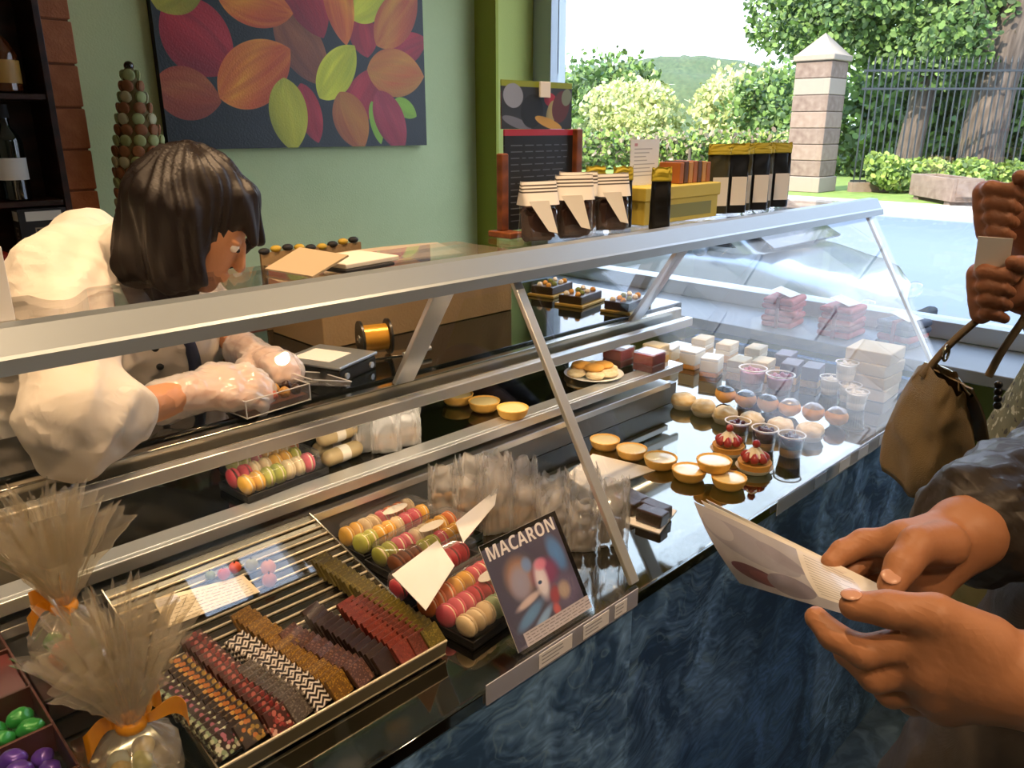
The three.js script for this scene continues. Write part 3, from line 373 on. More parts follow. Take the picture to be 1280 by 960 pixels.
// sugared cakes in paper cases (row)
const bunG = jitter(new THREE.SphereGeometry(0.032, 22, 16).scale(1.05, 0.62, 0.92).translate(0, 0.022, 0), 0.004, 60);
const dusted = std('#ffffff', 0.8, { map: dataTex(128, 128, (u, v) => mixc([222, 190, 128], [246, 238, 220], 0.45 + 1.6 * tfbm(u, v, 7, 4)), 1, 1) });
for (const [x, z] of [[1.717, -1.09], [1.708, -1.022], [1.70, -0.954], [1.708, -0.886], [1.722, -0.818], [1.742, -0.751]]) { const t = thing('sugared_bun', 'pale sugar dusted bun in the row behind the berry cups', 'bun', [x, DY, z], rr(0, 6), 'sugar dusted buns in a row'); mesh('bun', bunG, dusted, t); mesh('paper_case', lathe([[0.0, 0.0005], [0.026, 0.0005], [0.034, 0.015], [0.0335, 0.0155], [0.025, 0.001]], 28), M.paperBack, t); }
for (const [x, z] of [[1.825, -1.03], [1.83, -0.972], [1.842, -0.915], [1.85, -0.858], [1.86, -0.80], [1.872, -0.745]]) { const t = thing('cream_puff', 'golden cream puff with dark glossy chocolate top', 'cream puff', [x, DY, z], rr(0, 6), 'chocolate glazed cream puffs in a row');
  mesh('choux', jitter(new THREE.SphereGeometry(0.028, 18, 12).scale(1, 0.8, 1).translate(0, 0.0255, 0), 0.004, 70, z), pastry, t); mesh('icing', jitter(new THREE.SphereGeometry(0.0285, 18, 8, 0, 6.283, 0, 1.0).scale(1, 0.82, 1).translate(0, 0.027, 0), 0.002, 60, z), z < -0.9 ? glaze : phy('#8a7f78', 0.2, { clearcoat: 0.8 }), t); }
// wrapped cakes and pudding blocks at the far end
function slice(p, ry, w, h, d, layers, label, group, name = 'cake_slice') { const t = thing(name, label, 'cake', p, ry, group); let y = 0; for (const [f, m, n] of layers) { mesh(n, cbx(w, h * f, d, 0.003).translate(0, y, 0), m, t); y += h * f; } return t; }
const LAY = { cheese: [[0.25, pastry, 'base'], [0.6, cream, 'filling'], [0.15, creamWhite, 'topping']], sponge: [[0.4, sponge, 'base'], [0.25, cream, 'cream_layer'], [0.35, dusted, 'topping']], plum: [[0.35, sponge, 'base'], [0.65, phy('#5c4a58', 0.4), 'topping']], berry: [[0.4, phy('#5a1526', 0.4), 'base'], [0.6, phy('#7a1c30', 0.25, { clearcoat: 0.4 }), 'jelly']] };
for (const [x, z, ry] of [[2.03, -1.36, 0.2], [2.055, -1.285, 0.1], [2.03, -1.20, 0.3]]) slice([x, DY, z], ry, 0.07, 0.058, 0.055, LAY.cheese, 'cream topped cheesecake block behind the mousse cups', 'cheesecake blocks');
for (const [x, z] of [[2.06, -1.125], [2.10, -1.07], [2.2, -1.25], [2.22, -1.16], [2.2, -1.34]]) slice([x, DY, z], 0.15, 0.075, 0.06, 0.05, LAY.sponge, 'cream layered sponge slice among the cakes by the end glass', 'sponge slices by the end glass');
for (const [x, z] of [[2.14, -1.0], [2.15, -0.94], [2.22, -1.06]]) slice([x, DY, z], 0.2, 0.075, 0.06, 0.05, LAY.plum, 'slate grey glazed cake slice near the stacked boxes', 'grey glazed slices');
{ for (let k = 0; k < 4; k++) { const t = tag(mesh('cake_box', cbx(0.125, 0.034, 0.12, 0.004), std(['#e2d2b4', '#d9c49c', '#e6dac2', '#dfcfae'][k], 0.75)), 'flat beige cake box in the stack near the end glass', 'box', 'stacked beige cake boxes'); t.position.set(2.19 + rr(-0.004, 0.004), DY + k * 0.0342, -0.79); t.rotation.y = rr(-0.08, 0.08); } }
// packets tied with ribbon on the window ledge
{ const red = std('#a83c34', 0.7), red2 = std('#8c3a3a', 0.7), slate = std('#4c5566', 0.7);
  [[2.585, -1.262, 'stack of red wrapped chocolate packets with a white label', red, 5], [2.59, -1.055, 'slumped stack of dark red packets with a white label', red2, 5], [2.60, -0.862, 'stack of slate blue and red packets tied together', slate, 4]].forEach(([x, z, l, m, n], q) => { const t = thing('packet_stack', l + ' on the window ledge', 'packets', [x, 0.84, z], 0.15 - q * 0.12);
    for (let k = 0; k < n; k++) { const b = mesh('packet', jitter(new RoundedBoxGeometry(0.135, 0.021, 0.11, 3, 0.009), 0.005, 25, k + q * 9).translate(0, 0.011 + k * 0.0205, 0), k % 3 === 1 && q === 2 ? red : k % 2 ? m : q === 2 ? m : std('#b5524a', 0.7), t); b.rotation.y = rr(-0.1, 0.1); }
    mesh('label_card', quad([[-0.05, n * 0.021 + 0.004, 0.035], [0.03, n * 0.021 + 0.004, 0.045], [0.04, n * 0.021 + 0.022, -0.03], [-0.04, n * 0.021 + 0.022, -0.035]], 0.001), M.paper, t); mesh('ribbon', bx(-0.07, 0.07, 0.0, n * 0.021 + 0.004, -0.006, 0.006, 0.001).scale(1.03, 1.0, 1), red2, t); }); }
// cookies and boxes on the rear shelf
const cookieG = jitter(lathe([[0, 0], [0.021, 0], [0.025, 0.004], [0.024, 0.009], [0.017, 0.0125], [0, 0.0135]], 20), 0.002, 90);
const plateG = lathe([[0, 0.0015], [0.045, 0.0015], [0.075, 0.008], [0.076, 0.0068], [0.046, 0.0], [0, 0]], 36);
tag(mesh('glass_plate', plateG, M.whiteCup), 'white round plate of cookies on the rear shelf', 'plate').position.set(1.49, SY + 0.0016, -1.215);
for (const [x, z, y, m] of [[1.445, -1.235, 0, 0], [1.465, -1.19, 0, 0], [1.50, -1.175, 0, 0], [1.50, -1.225, 0, 1], [1.535, -1.205, 0, 0], [1.475, -1.245, 0.013, 1], [1.478, -1.205, 0.013, 1], [1.515, -1.205, 0.013, 1], [1.53, -1.25, 0, 0], [1.495, -1.265, 0, 1]]) { const c = tag(mesh('cookie', cookieG, m ? pastry : dusted), m ? 'golden brown cookie piled on the plate on the rear shelf' : 'sugar dusted pale cookie on the plate on the rear shelf', 'cookie', m ? 'golden cookies on the plate' : 'dusted cookies on the plate'); c.position.set(x, SY + 0.0085 + y, z); c.rotation.y = rr(0, 6); }
for (const [x, z, l] of [[1.615, -1.235, 'dark red jelly cube in a clear box beside the cookies'], [1.635, -1.15, 'dark red jelly cube in a clear box at the shelf edge']]) { const t = slice([x, SY + 0.0016, z], 0.05, 0.062, 0.046, 0.06, LAY.berry, l, undefined, 'jelly_cake'); mesh('clear_box', cbx(0.066, 0.05, 0.064, 0.002), plastic, t); }
slice([1.705, SY + 0.0016, -1.18], 0.0, 0.05, 0.05, 0.055, LAY.sponge, 'square sponge cake at the end of the rear shelf');
// brownies on white boards
{ const b = tag(mesh('cake_board', quad([[1.165, DY + 0.001, -1.02], [1.145, DY + 0.001, -0.93], [1.335, DY + 0.001, -0.90], [1.30, DY + 0.001, -1.055]].reverse(), 0.0016), M.paper), 'plain white cake board lying flat beside the tartlets', 'cake board');
  tag(mesh('serving_board', quad([[1.09, DY + 0.001, -0.80], [1.10, DY + 0.001, -0.73], [1.2, DY + 0.001, -0.76], [1.2, DY + 0.001, -0.87]], 0.0016), M.paper), 'white board carrying the chocolate brownies', 'cake board');
  for (const [x, z] of [[1.13, -0.83], [1.155, -0.83], [1.125, -0.765], [1.15, -0.775]]) { const c = tag(mesh('brownie', jitter(new RoundedBoxGeometry(0.032, 0.026, 0.055, 3, 0.004).translate(0, 0.0135, 0), 0.002, 80, x * 50), choc), 'dark chocolate brownie beside the glass strut', 'brownie', 'brownies on the white board'); c.position.set(x, DY + 0.002, z); c.rotation.y = rr(-0.3, 0.3); } }
// ---------- macarons ----------
const MAC = { yellow: '#d9a63a', green: '#a9ac46', pink: '#d0586a', brown: '#8a5230', orange: '#d6762e', cream: '#d9c39a', mint: '#9ab08a', rose: '#c8404c' };
const macM = Object.fromEntries(Object.entries(MAC).map(([k, c]) => [k, std(c, 0.75)])), fillM = std('#e6d7b8', 0.6), fillD = std('#4a2a1c', 0.6);
const shellG = lathe([[0, 0.0085], [0.008, 0.0081], [0.0135, 0.0066], [0.0168, 0.004], [0.0172, 0.0028], [0.0182, 0.0022], [0.0182, 0.0004], [0.0168, 0.0], [0, 0]], 16), cremeG = new THREE.CylinderGeometry(0.0162, 0.0162, 0.0036, 16);
const macProto = {};
function macaron(color, p, axis, label, group, s = 1) { // axis: 'x' standing with its axis along the box, 'y' lying
  let o = macProto[color]; if (!o) { o = macProto[color] = new THREE.Group(); o.name = 'macaron'; const a = mesh('shell', shellG, macM[color], o); a.position.y = 0.0018; const b = mesh('shell', shellG, macM[color], o); b.position.y = -0.0018; b.rotation.x = Math.PI; mesh('filling', cremeG, color === 'brown' || color === 'rose' ? fillD : fillM, o); }
  const c = o.clone(); c.name = numbered('macaron'); scene.add(c); c.position.set(...p); c.scale.setScalar(s); if (axis === 'x') c.rotation.set(rr(-0.1, 0.1), rr(-0.15, 0.15), Math.PI / 2 + rr(-0.18, 0.18)); else c.rotation.set(rr(-0.1, 0.1), 0, rr(-0.1, 0.1)); return tag(c, label, 'macaron', group); }
function macBox(cx, y, cz, ry, L, rows, cols, what, sticker = true) { // a black tray with a clear lid over rows of macarons
  const W = rows * 0.04 + 0.012, t = thing('macaron_box', 'clear lidded macaron box ' + what, 'macaron box', [cx, y, cz], ry);
  mesh('tray', merge([bx(-L / 2, L / 2, 0.0, 0.004, -W / 2, W / 2, 0.002), bx(-L / 2, L / 2, 0.004, 0.014, -W / 2, -W / 2 + 0.003, 0.001), bx(-L / 2, L / 2, 0.004, 0.014, W / 2 - 0.003, W / 2, 0.001), bx(-L / 2, -L / 2 + 0.003, 0.004, 0.014, -W / 2, W / 2, 0.001), bx(L / 2 - 0.003, L / 2, 0.004, 0.014, -W / 2, W / 2, 0.001)]), M.black, t);
  const lid = mesh('lid', grid(32, 8, (u, v) => { const a = u * 2 * Math.PI, q = Math.min(1, v * 1.6), sq = (c) => Math.sign(c) * Math.pow(Math.abs(c), 0.25), k = v < 0.62 ? 1 - 0.04 * q : Math.max(0, 1 - (v - 0.62) / 0.38) * 0.96; return [(L / 2 - 0.004) * sq(Math.cos(-a)) * k, 0.014 + 0.031 * q, (W / 2 - 0.004) * sq(Math.sin(-a)) * k]; }), M.clear, t);
  if (sticker) mesh('sticker', new THREE.CylinderGeometry(1, 1, 0.0006, 28).scale(0.028, 1, 0.012).translate(rr(-0.02, 0.02), 0.0458, 0), M.paperBack, t);
  const n = Math.floor((L - 0.012) / 0.0205), co = Math.cos(ry), si = Math.sin(ry);
  for (let r = 0; r < rows; r++) for (let k = 0; k < n; k++) { const lx = -L / 2 + 0.015 + k * 0.0205, lz = -W / 2 + 0.026 + r * 0.04; const c = cols[r % cols.length], col = typeof c === 'string' ? c : c[Math.floor(k / n * c.length)]; macaron(col, [cx + lx * co + lz * si, y + 0.0235, cz - lx * si + lz * co], 'x', col + ' coloured macaron in the box ' + what, 'macarons in the box ' + what); const o = scene.children[scene.children.length - 1]; o.rotation.y += ry; }
}
macBox(0.742, DY + 0.001, -1.075, 0.1, 0.185, 2, [['yellow', 'cream', 'pink', 'orange', 'cream'], ['green', 'yellow', 'cream', 'pink', 'yellow']], 'closest to the air slot');
macBox(0.752, DY + 0.001, -0.978, 0.1, 0.2, 2, [['green', 'pink', 'cream', 'yellow', 'orange'], ['brown', 'brown', 'green', 'pink', 'yellow', 'pink']], 'between the sweet rack and the clear bags');
macBox(0.706, DY + 0.001, -0.898, 0.12, 0.19, 1, [['rose']], 'filled with raspberry red macarons', false);
macBox(0.72, DY + 0.001, -0.79, 0.1, 0.2, 3, [['orange', 'yellow', 'pink', 'pink'], ['pink', 'rose', 'cream', 'brown'], ['cream', 'mint', 'yellow', 'green']], 'leaning behind the macaron poster');
macBox(0.625, SY + 0.0016, -1.29, 0.08, 0.16, 1, [['green', 'pink', 'yellow', 'cream', 'orange']], 'under the gloved hands on the rear shelf', false);
macBox(0.60, SY + 0.0016, -1.208, 0.08, 0.165, 2, [['rose', 'cream', 'yellow', 'green'], ['yellow', 'green', 'cream', 'pink']], 'at the front of the rear shelf', false);
// beige wrapped rolls beside them
for (const [x, z, y] of [[0.735, -1.20, 0], [0.745, -1.25, 0], [0.742, -1.225, 0.03]]) { const t = thing('biscuit_roll', 'beige wrapped biscuit roll on the rear shelf beside the clear bags', 'biscuit roll', [x, SY + 0.0175 + y, z], 0.1, 'biscuit rolls on the rear shelf'); mesh('roll', new THREE.CapsuleGeometry(0.0155, 0.06, 6, 16).rotateZ(Math.PI / 2), std('#a8946c', 0.6), t); mesh('band', new THREE.CylinderGeometry(0.0158, 0.0158, 0.02, 16).rotateZ(Math.PI / 2), M.paperBack, t); }
// ---------- sloping rack with chocolate squares ----------
{ const tilt = 0.222, base = V(0.262, DY + 0.018, -0.735), L = 0.33, W = 0.355;
  const bright = std('#d8cfb6', 0.34, { metalness: 0.55 });
  const t = thing('sweet_rack', 'shallow steel display rack with bright cross rods tilted towards the front glass', 'rack', base.toArray()); t.rotation.x = tilt;
  mesh('base_sheet', bx(0, L, -0.004, -0.002, -W, 0, 0.0005), std('#6a675e', 0.25, { metalness: 1 }), t);
  mesh('front_lip', bx(0, L, -0.012, 0.012, 0.0005, 0.004, 0.001), std('#8a826c', 0.35, { metalness: 0.8 }), t); mesh('lip_edge', merge([rod([0, 0.012, 0.002], [L, 0.012, 0.002], 0.002), rod([0, -0.012, 0.003], [L, -0.012, 0.003], 0.002)]), bright, t);
  for (const x of [0, L - 0.003]) mesh('side_bar', bx(x, x + 0.003, -0.012, 0.004, -W, 0, 0.001), M.steel, t);
  for (let k = 1; k < 19; k++) mesh('rod', rod([0.002, 0.0, -W * k / 19], [L - 0.002, 0.0, -W * k / 19], 0.0021, 6), bright, t);
  for (const x of [0.02, L - 0.02]) mesh('leg', bx(x - 0.006, x + 0.006, -0.072, -0.0045, -W + 0.004, -W + 0.012, 0.001), M.steel, t);
  const at = (x, y, z) => V(x, y, z).applyAxisAngle(V(1, 0, 0), tilt).add(base);
  const pat = (bg, f) => canvasTex(64, 64, (g, w) => { g.fillStyle = bg; g.fillRect(0, 0, w, w); f(g, w); });
  const dots = (cols, r, n) => (g, w) => { for (let i = 0; i < n; i++) { g.fillStyle = cols[i % cols.length]; g.beginPath(); g.arc(rnd() * w, rnd() * w, r * (0.6 + 0.8 * rnd()), 0, 7); g.fill(); } };
  const speck = (cols, n) => (g, w) => { for (let i = 0; i < n; i++) { g.fillStyle = cols[i % cols.length]; g.fillRect(rnd() * w, rnd() * w, 2 + rnd() * 3, 2 + rnd() * 2); } };
  const zig = (g, w) => { g.strokeStyle = '#d8d0c4'; g.lineWidth = 5; for (let k = -2; k < 7; k++) { g.beginPath(); for (let i = 0; i < 6; i++) g.lineTo(i * 14 - 4, k * 14 + (i % 2) * 12); g.stroke(); } };
  const mk = (tex) => phy('#ffffff', 0.35, { map: tex, clearcoat: 0.2 });
  const rows = [ // back end (x, z), front end (x, z), what, material
    [-0.002, -0.132, 0.019, -0.017, 'green and white flowered chocolate square', mk(pat('#2a1a14', dots(['#a8b090', '#7c9070', '#c0bca8', '#a06070'], 5, 30)))],
    [0.022, -0.145, 0.048, -0.014, 'orange and yellow flowered chocolate square', mk(pat('#24160e', dots(['#a86424', '#8c7028', '#b88a3a', '#5a4418'], 5, 26)))],
    [0.056, -0.172, 0.082, -0.009, 'red and pink berry patterned chocolate square', mk(pat('#3a1410', dots(['#8c302c', '#a85a50', '#c09888', '#6a1c1a'], 5, 34)))],
    [0.09, -0.09, 0.111, -0.011, 'grey meshed chocolate square', mk(pat('#4c443e', speck(['#6a625a', '#3a332e', '#7c746a'], 160)))],
    [0.1, -0.138, 0.138, -0.012, 'black and white zigzag chocolate square', mk(pat('#1c1410', zig))],
    [0.127, -0.176, 0.166, -0.009, 'golden speckled chocolate square', mk(pat('#6a4a14', speck(['#9a7424', '#b08a30', '#54380e'], 140)))],
    [0.162, -0.113, 0.2, -0.01, 'mottled brown chocolate square', mk(pat('#4a2e22', speck(['#7a5640', '#36201a', '#8c6a54'], 120)))],
    [0.205, -0.131, 0.236, -0.008, 'plain dark chocolate square', mk(pat('#2c1c16', speck(['#3a2620', '#20140f'], 80)))],
    [0.252, -0.114, 0.268, -0.006, 'brick red dusted chocolate square', mk(pat('#6e2a1e', speck(['#8a3a2a', '#5a2018', '#7c4434'], 140)))],
    [0.276, -0.11, 0.295, -0.007, 'russet brown dusted chocolate square', mk(pat('#5e2a20', speck(['#7a3c2e', '#4a1e18', '#70443a'], 140)))],
    [0.273, -0.215, 0.318, -0.006, 'olive green dusted chocolate square', mk(pat('#5a5018', speck(['#7a6c24', '#4a400e', '#8c7c34'], 140)))]];
  const sqG = new RoundedBoxGeometry(0.031, 0.006, 0.031, 1, 0.0012);
  { const g = sqG, p = g.attributes.position, uv = g.attributes.uv; for (let i = 0; i < p.count; i++) uv.setXY(i, p.getX(i) / 0.031 + 0.5, p.getZ(i) / 0.031 + 0.5); }
  for (const [x0, z0, x1, z1, what, m] of rows) { const n = Math.round(Math.hypot(x1 - x0, z1 - z0) / 0.0098), lean = Math.atan2(x1 - x0, z1 - z0);
    for (let k = 0; k <= n; k++) { const c = tag(mesh('chocolate_square', sqG, m), what + ' fanned out on the steel rack', 'chocolate', what + 's on the rack'), f = k / n; c.position.copy(at(x1 + (x0 - x1) * f + rr(-0.0012, 0.0012), 0.0135 + rr(0, 0.0006), z1 - 0.008 + (z0 - z1) * f)); c.rotation.set(tilt + 0.66 + rr(-0.05, 0.05), lean + rr(-0.05, 0.05), rr(-0.03, 0.03), 'YXZ'); } }
  // text card and marzipan fruit lying on the rods
  const cardT = canvasTex(256, 96, (g, w, h) => { g.fillStyle = '#e9dfc6'; g.fillRect(0, 0, w, h); g.fillStyle = '#c9ccd6'; g.fillRect(4, 4, 60, 26); g.strokeStyle = '#8e8672'; g.lineWidth = 2; for (let r = 0; r < 7; r++) for (let x = 12; x < 240;) { const l = 6 + rnd() * 22; g.beginPath(); g.moveTo(x, 14 + r * 12); g.lineTo(Math.min(244, x + l), 14 + r * 12); g.stroke(); x += l + 6; } });
  const P = (x, y, z) => at(x, y, z).toArray();
  tag(mesh('text_card', quad([P(0.044, 0.0035, -0.238), P(0.174, 0.0035, -0.232), P(0.171, 0.0035, -0.275), P(0.048, 0.0035, -0.299)], 0.0008, 2), std('#ffffff', 0.7, { map: cardT })), 'cream text card lying on the steel rack rods', 'card');
  for (const [x, z, c, s] of [[0.146, -0.287, '#b0382a', 1], [0.165, -0.290, '#c8502e', 1], [0.187, -0.282, '#8c8a3c', 1.1], [0.203, -0.262, '#c87a30', 1.3], [0.192, -0.238, '#b8642a', 1.2], [0.13, -0.296, '#70803c', 0.8]]) { const f = thing('marzipan_fruit', { '#b0382a': 'red', '#c8502e': 'vermilion', '#8c8a3c': 'olive green', '#c87a30': 'light orange', '#b8642a': 'rust orange', '#70803c': 'small green' }[c] + ' marzipan fruit beside the cream text card', 'marzipan', P(x, 0.0018 + 0.0088 * s, z)); mesh('fruit', jitter(new THREE.SphereGeometry(0.0088 * s, 14, 10), 0.001, 120, x * 90), phy(c, 0.45), f); mesh('clove', new THREE.CylinderGeometry(0.001, 0.0016, 0.005, 6).translate(0, 0.0095 * s, 0), choc, f); }
}
// ---------- clear biscuit bags ----------
const biscuit = std('#8a6a44', 0.8), cocoa = std('#3a2014', 0.7), bagFilm = phy('#ffffff', 0.1, { transmission: 0.74, thickness: 0, ior: 1.45 });
function pouchG(w, h, d, s, top = 0.25, crease = 0) { return grid(crease ? 72 : 28, 16, (u, v) => { const a = u * 2 * Math.PI, sq = (c, p) => Math.sign(c) * Math.pow(Math.abs(c), p), ca = Math.cos(a), sa = Math.sin(a); const th = d * (v < 0.04 ? 0.75 : (1 - v) * (1 - top) + top * (1 - v * 0.7)), wr = 0.10 * noise.noise(u * 16 + s, v * 6, s * 3) + 0.08 * noise.noise(u * 34, v * 3 + s, 2);
  const cr = crease * (0.3 + v) * ((1 - 2.6 * Math.abs(noise.noise(ca * 7 + s, v * 1.6, sa * 7))) + 0.5 * (1 - 2.6 * Math.abs(noise.noise(ca * 15 + s, v * 3.5, sa * 15)))); return [w / 2 * sq(ca, 0.5) * (1 + wr * 0.35 * v) * (1 - crease * 14 * v * v), h * v + (0.006 + crease * 2.2) * noise.noise(ca * 3 + s, 1, sa * 3) * v, -(th / 2 * sq(sa, 0.6)) + wr * 0.045 * v + cr * (sa > 0 ? -1 : 1) + crease * 2.5 * noise.noise(ca * 2 + s, v * 3, 4) * v]; }); }
function clearBag(p, ry, w, h, label, group, s, inside) { const t = thing('biscuit_bag', label, 'clear bag', p, ry, group); mesh('film', pouchG(w, h, 0.03, s, 0.3, 0.0075), bagFilm, t);
  mesh('contents', merge([0, 1, 2, 3].map((k) => jitter(new RoundedBoxGeometry(w * 0.36, h * 0.17, 0.018, 2, 0.006), 0.003, 60, s + k).translate((k % 2 - 0.5) * w * 0.4, h * 0.1 + (k >> 1) * h * 0.18 + 0.002, 0))), inside, t); return t; }
for (let i = 0; i < 15; i++) { const r = i % 3, k = Math.floor(i / 3); if (r === 0 && k > 2) continue; clearBag([0.878 + r * 0.05 + k * 0.008, DY + 0.001, -1.08 + k * 0.066 + r * 0.022], -0.6 + rr(-0.2, 0.2), 0.062, rr(0.09, 0.125), 'crinkled clear bag of biscuits in the cluster behind the macaron poster', 'biscuit bags clustered behind the poster', i * 3.7, i > 7 ? choc : biscuit); }
for (let i = 0; i < 5; i++) clearBag([0.80 + i * 0.024, SY + 0.0016, -1.215 + (i % 2) * 0.03], -0.5 + rr(-0.3, 0.3), 0.06, 0.085, 'small crinkled clear bag standing on the rear shelf', 'clear bags on the rear shelf', 50 + i * 2.3, biscuit);
// white cards
tag(mesh('blank_card', quad([[0.566, 0.875, -0.741], [0.693, 0.853, -0.830], [0.728, 0.85, -0.914], [0.590, 0.872, -0.851]], 0.001), M.paper), 'white price card resting across the raspberry macarons', 'card');
tag(mesh('leaning_card', quad([[0.742, 0.86, -0.865], [0.857, 0.87, -0.912], [0.905, 0.872, -0.955], [0.756, 0.878, -0.90]], 0.001), M.paper), 'narrow white card leaning against the clear biscuit bags', 'card');
// MACARON poster behind the front glass
{ const T = canvasTex(512, 560, (g, w, h) => {
    g.fillStyle = '#54546c'; g.fillRect(0, 0, w, h); const bl = (x, y, rx, ry, a, c) => { g.save(); g.translate(x, y); g.rotate(a); const q = g.createRadialGradient(0, 0, 0, 0, 0, 1); const hx = (i) => parseInt(c.slice(i, i + 2), 16), ra = (o) => `rgba(${hx(1)},${hx(3)},${hx(5)},${o})`; q.addColorStop(0, ra(1)); q.addColorStop(0.55, ra(0.85)); q.addColorStop(1, ra(0)); g.scale(rx, ry); g.fillStyle = q; g.beginPath(); g.arc(0, 0, 1, 0, 7); g.fill(); g.restore(); };
    bl(160, 230, 110, 130, 0, '#b08a78'); bl(150, 260, 80, 110, 0.2, '#9a9cb8'); bl(420, 210, 60, 130, -0.15, '#5c8ed0'); bl(380, 400, 150, 120, 0, '#6c6684'); bl(310, 270, 110, 90, 0, '#8a4e74'); bl(220, 190, 40, 50, 0, '#7a9ad0'); bl(275, 300, 52, 120, 0.1, '#e4e4f2'); bl(300, 220, 50, 40, 0, '#d88aa8'); bl(260, 305, 16, 12, 0, '#28406a'); bl(160, 360, 110, 26, -0.2, '#d6c6c8'); bl(320, 400, 40, 60, 0.4, '#a0505e'); bl(385, 400, 50, 60, 0.2, '#b0a298'); bl(140, 430, 130, 40, -0.4, '#6a96c8'); bl(200, 480, 110, 30, -0.5, '#8ab0dc'); bl(300, 470, 30, 40, 0, '#c86a70');
    g.fillStyle = '#121218'; g.fillRect(0, 0, w, 26); g.fillRect(w - 26, 0, 26, h); g.fillStyle = '#b9b6c0'; g.fillRect(60, h - 70, w - 60, 70); g.strokeStyle = '#77727e'; g.lineWidth = 4; for (let r = 0; r < 4; r++) for (let x = 74; x < w - 30;) { const l = 10 + rnd() * 36; g.beginPath(); g.moveTo(x, h - 58 + r * 15); g.lineTo(x + l, h - 58 + r * 15); g.stroke(); x += l + 9; }
    g.fillStyle = '#e8e6ea'; g.font = 'bold 100px sans-serif'; g.textAlign = 'center'; g.save(); g.translate(w / 2 - 6, 92); g.scale(0.92, 1); g.fillText('MACARON', 0, 0); g.restore(); });
  const t = thing('macaron_poster', 'small glossy poster reading MACARON propped inside the front glass', 'poster', [0.745, 0.797, gz(0.797) - 0.014]); const a = Math.atan2(0.598, 1);
  const g = new THREE.BoxGeometry(0.16, 0.158, 0.0015).translate(0, 0.079, 0).rotateX(-a), m = phy('#ffffff', 0.25, { map: T, clearcoat: 0.4 }); mesh('print', g, [M.paper, M.paper, M.paper, M.paper, m, M.paper], t);
  mesh('stand', bx(-0.075, 0.075, -0.004, 0.004, -0.03, 0.004, 0.001), M.clear, t); }
{ const t = thing('edge_strip', 'long clear ticket strip along the counter edge near the handbag', 'ticket strip', [1.72, 0.768, -0.632]); const tp = std('#c8d0da', 0.6);
  mesh('strip', bx(-0.36, 0.36, 0.0, 0.036, -0.002, 0.0, 0.0005), phy('#dfe6f0', 0.12, { transmission: 0.6, thickness: 0 }), t); for (const x of [-0.2, -0.08, 0.02, 0.14, 0.24]) mesh('ticket', bx(x, x + 0.055, 0.005, 0.03, 0.0003, 0.001, 0.0002), tp, t); }
{ const t = thing('ticket_holder', 'clear acrylic ticket strip with small white tickets along the counter edge', 'ticket strip', [0.745, 0.772, -0.636]);
  mesh('strip', bx(-0.165, 0.165, 0.0, 0.032, -0.002, 0.0, 0.0005), phy('#d8dae6', 0.12, { transmission: 0.6, thickness: 0 }), t);
  const tk = canvasTex(128, 48, (g, w, h) => { g.fillStyle = '#efeff2'; g.fillRect(0, 0, w, h); g.strokeStyle = '#8a8a94'; g.lineWidth = 3; for (let r = 0; r < 3; r++) { g.beginPath(); g.moveTo(10, 12 + r * 12); g.lineTo(70 + rnd() * 50, 12 + r * 12); g.stroke(); } });
  for (const [x, w] of [[0.06, 0.06], [0.12, 0.03], [-0.03, 0.07]]) mesh('ticket', new THREE.BoxGeometry(w, 0.024, 0.0006).translate(x, 0.016, 0.0006), std('#ffffff', 0.6, { map: tk }), t); }
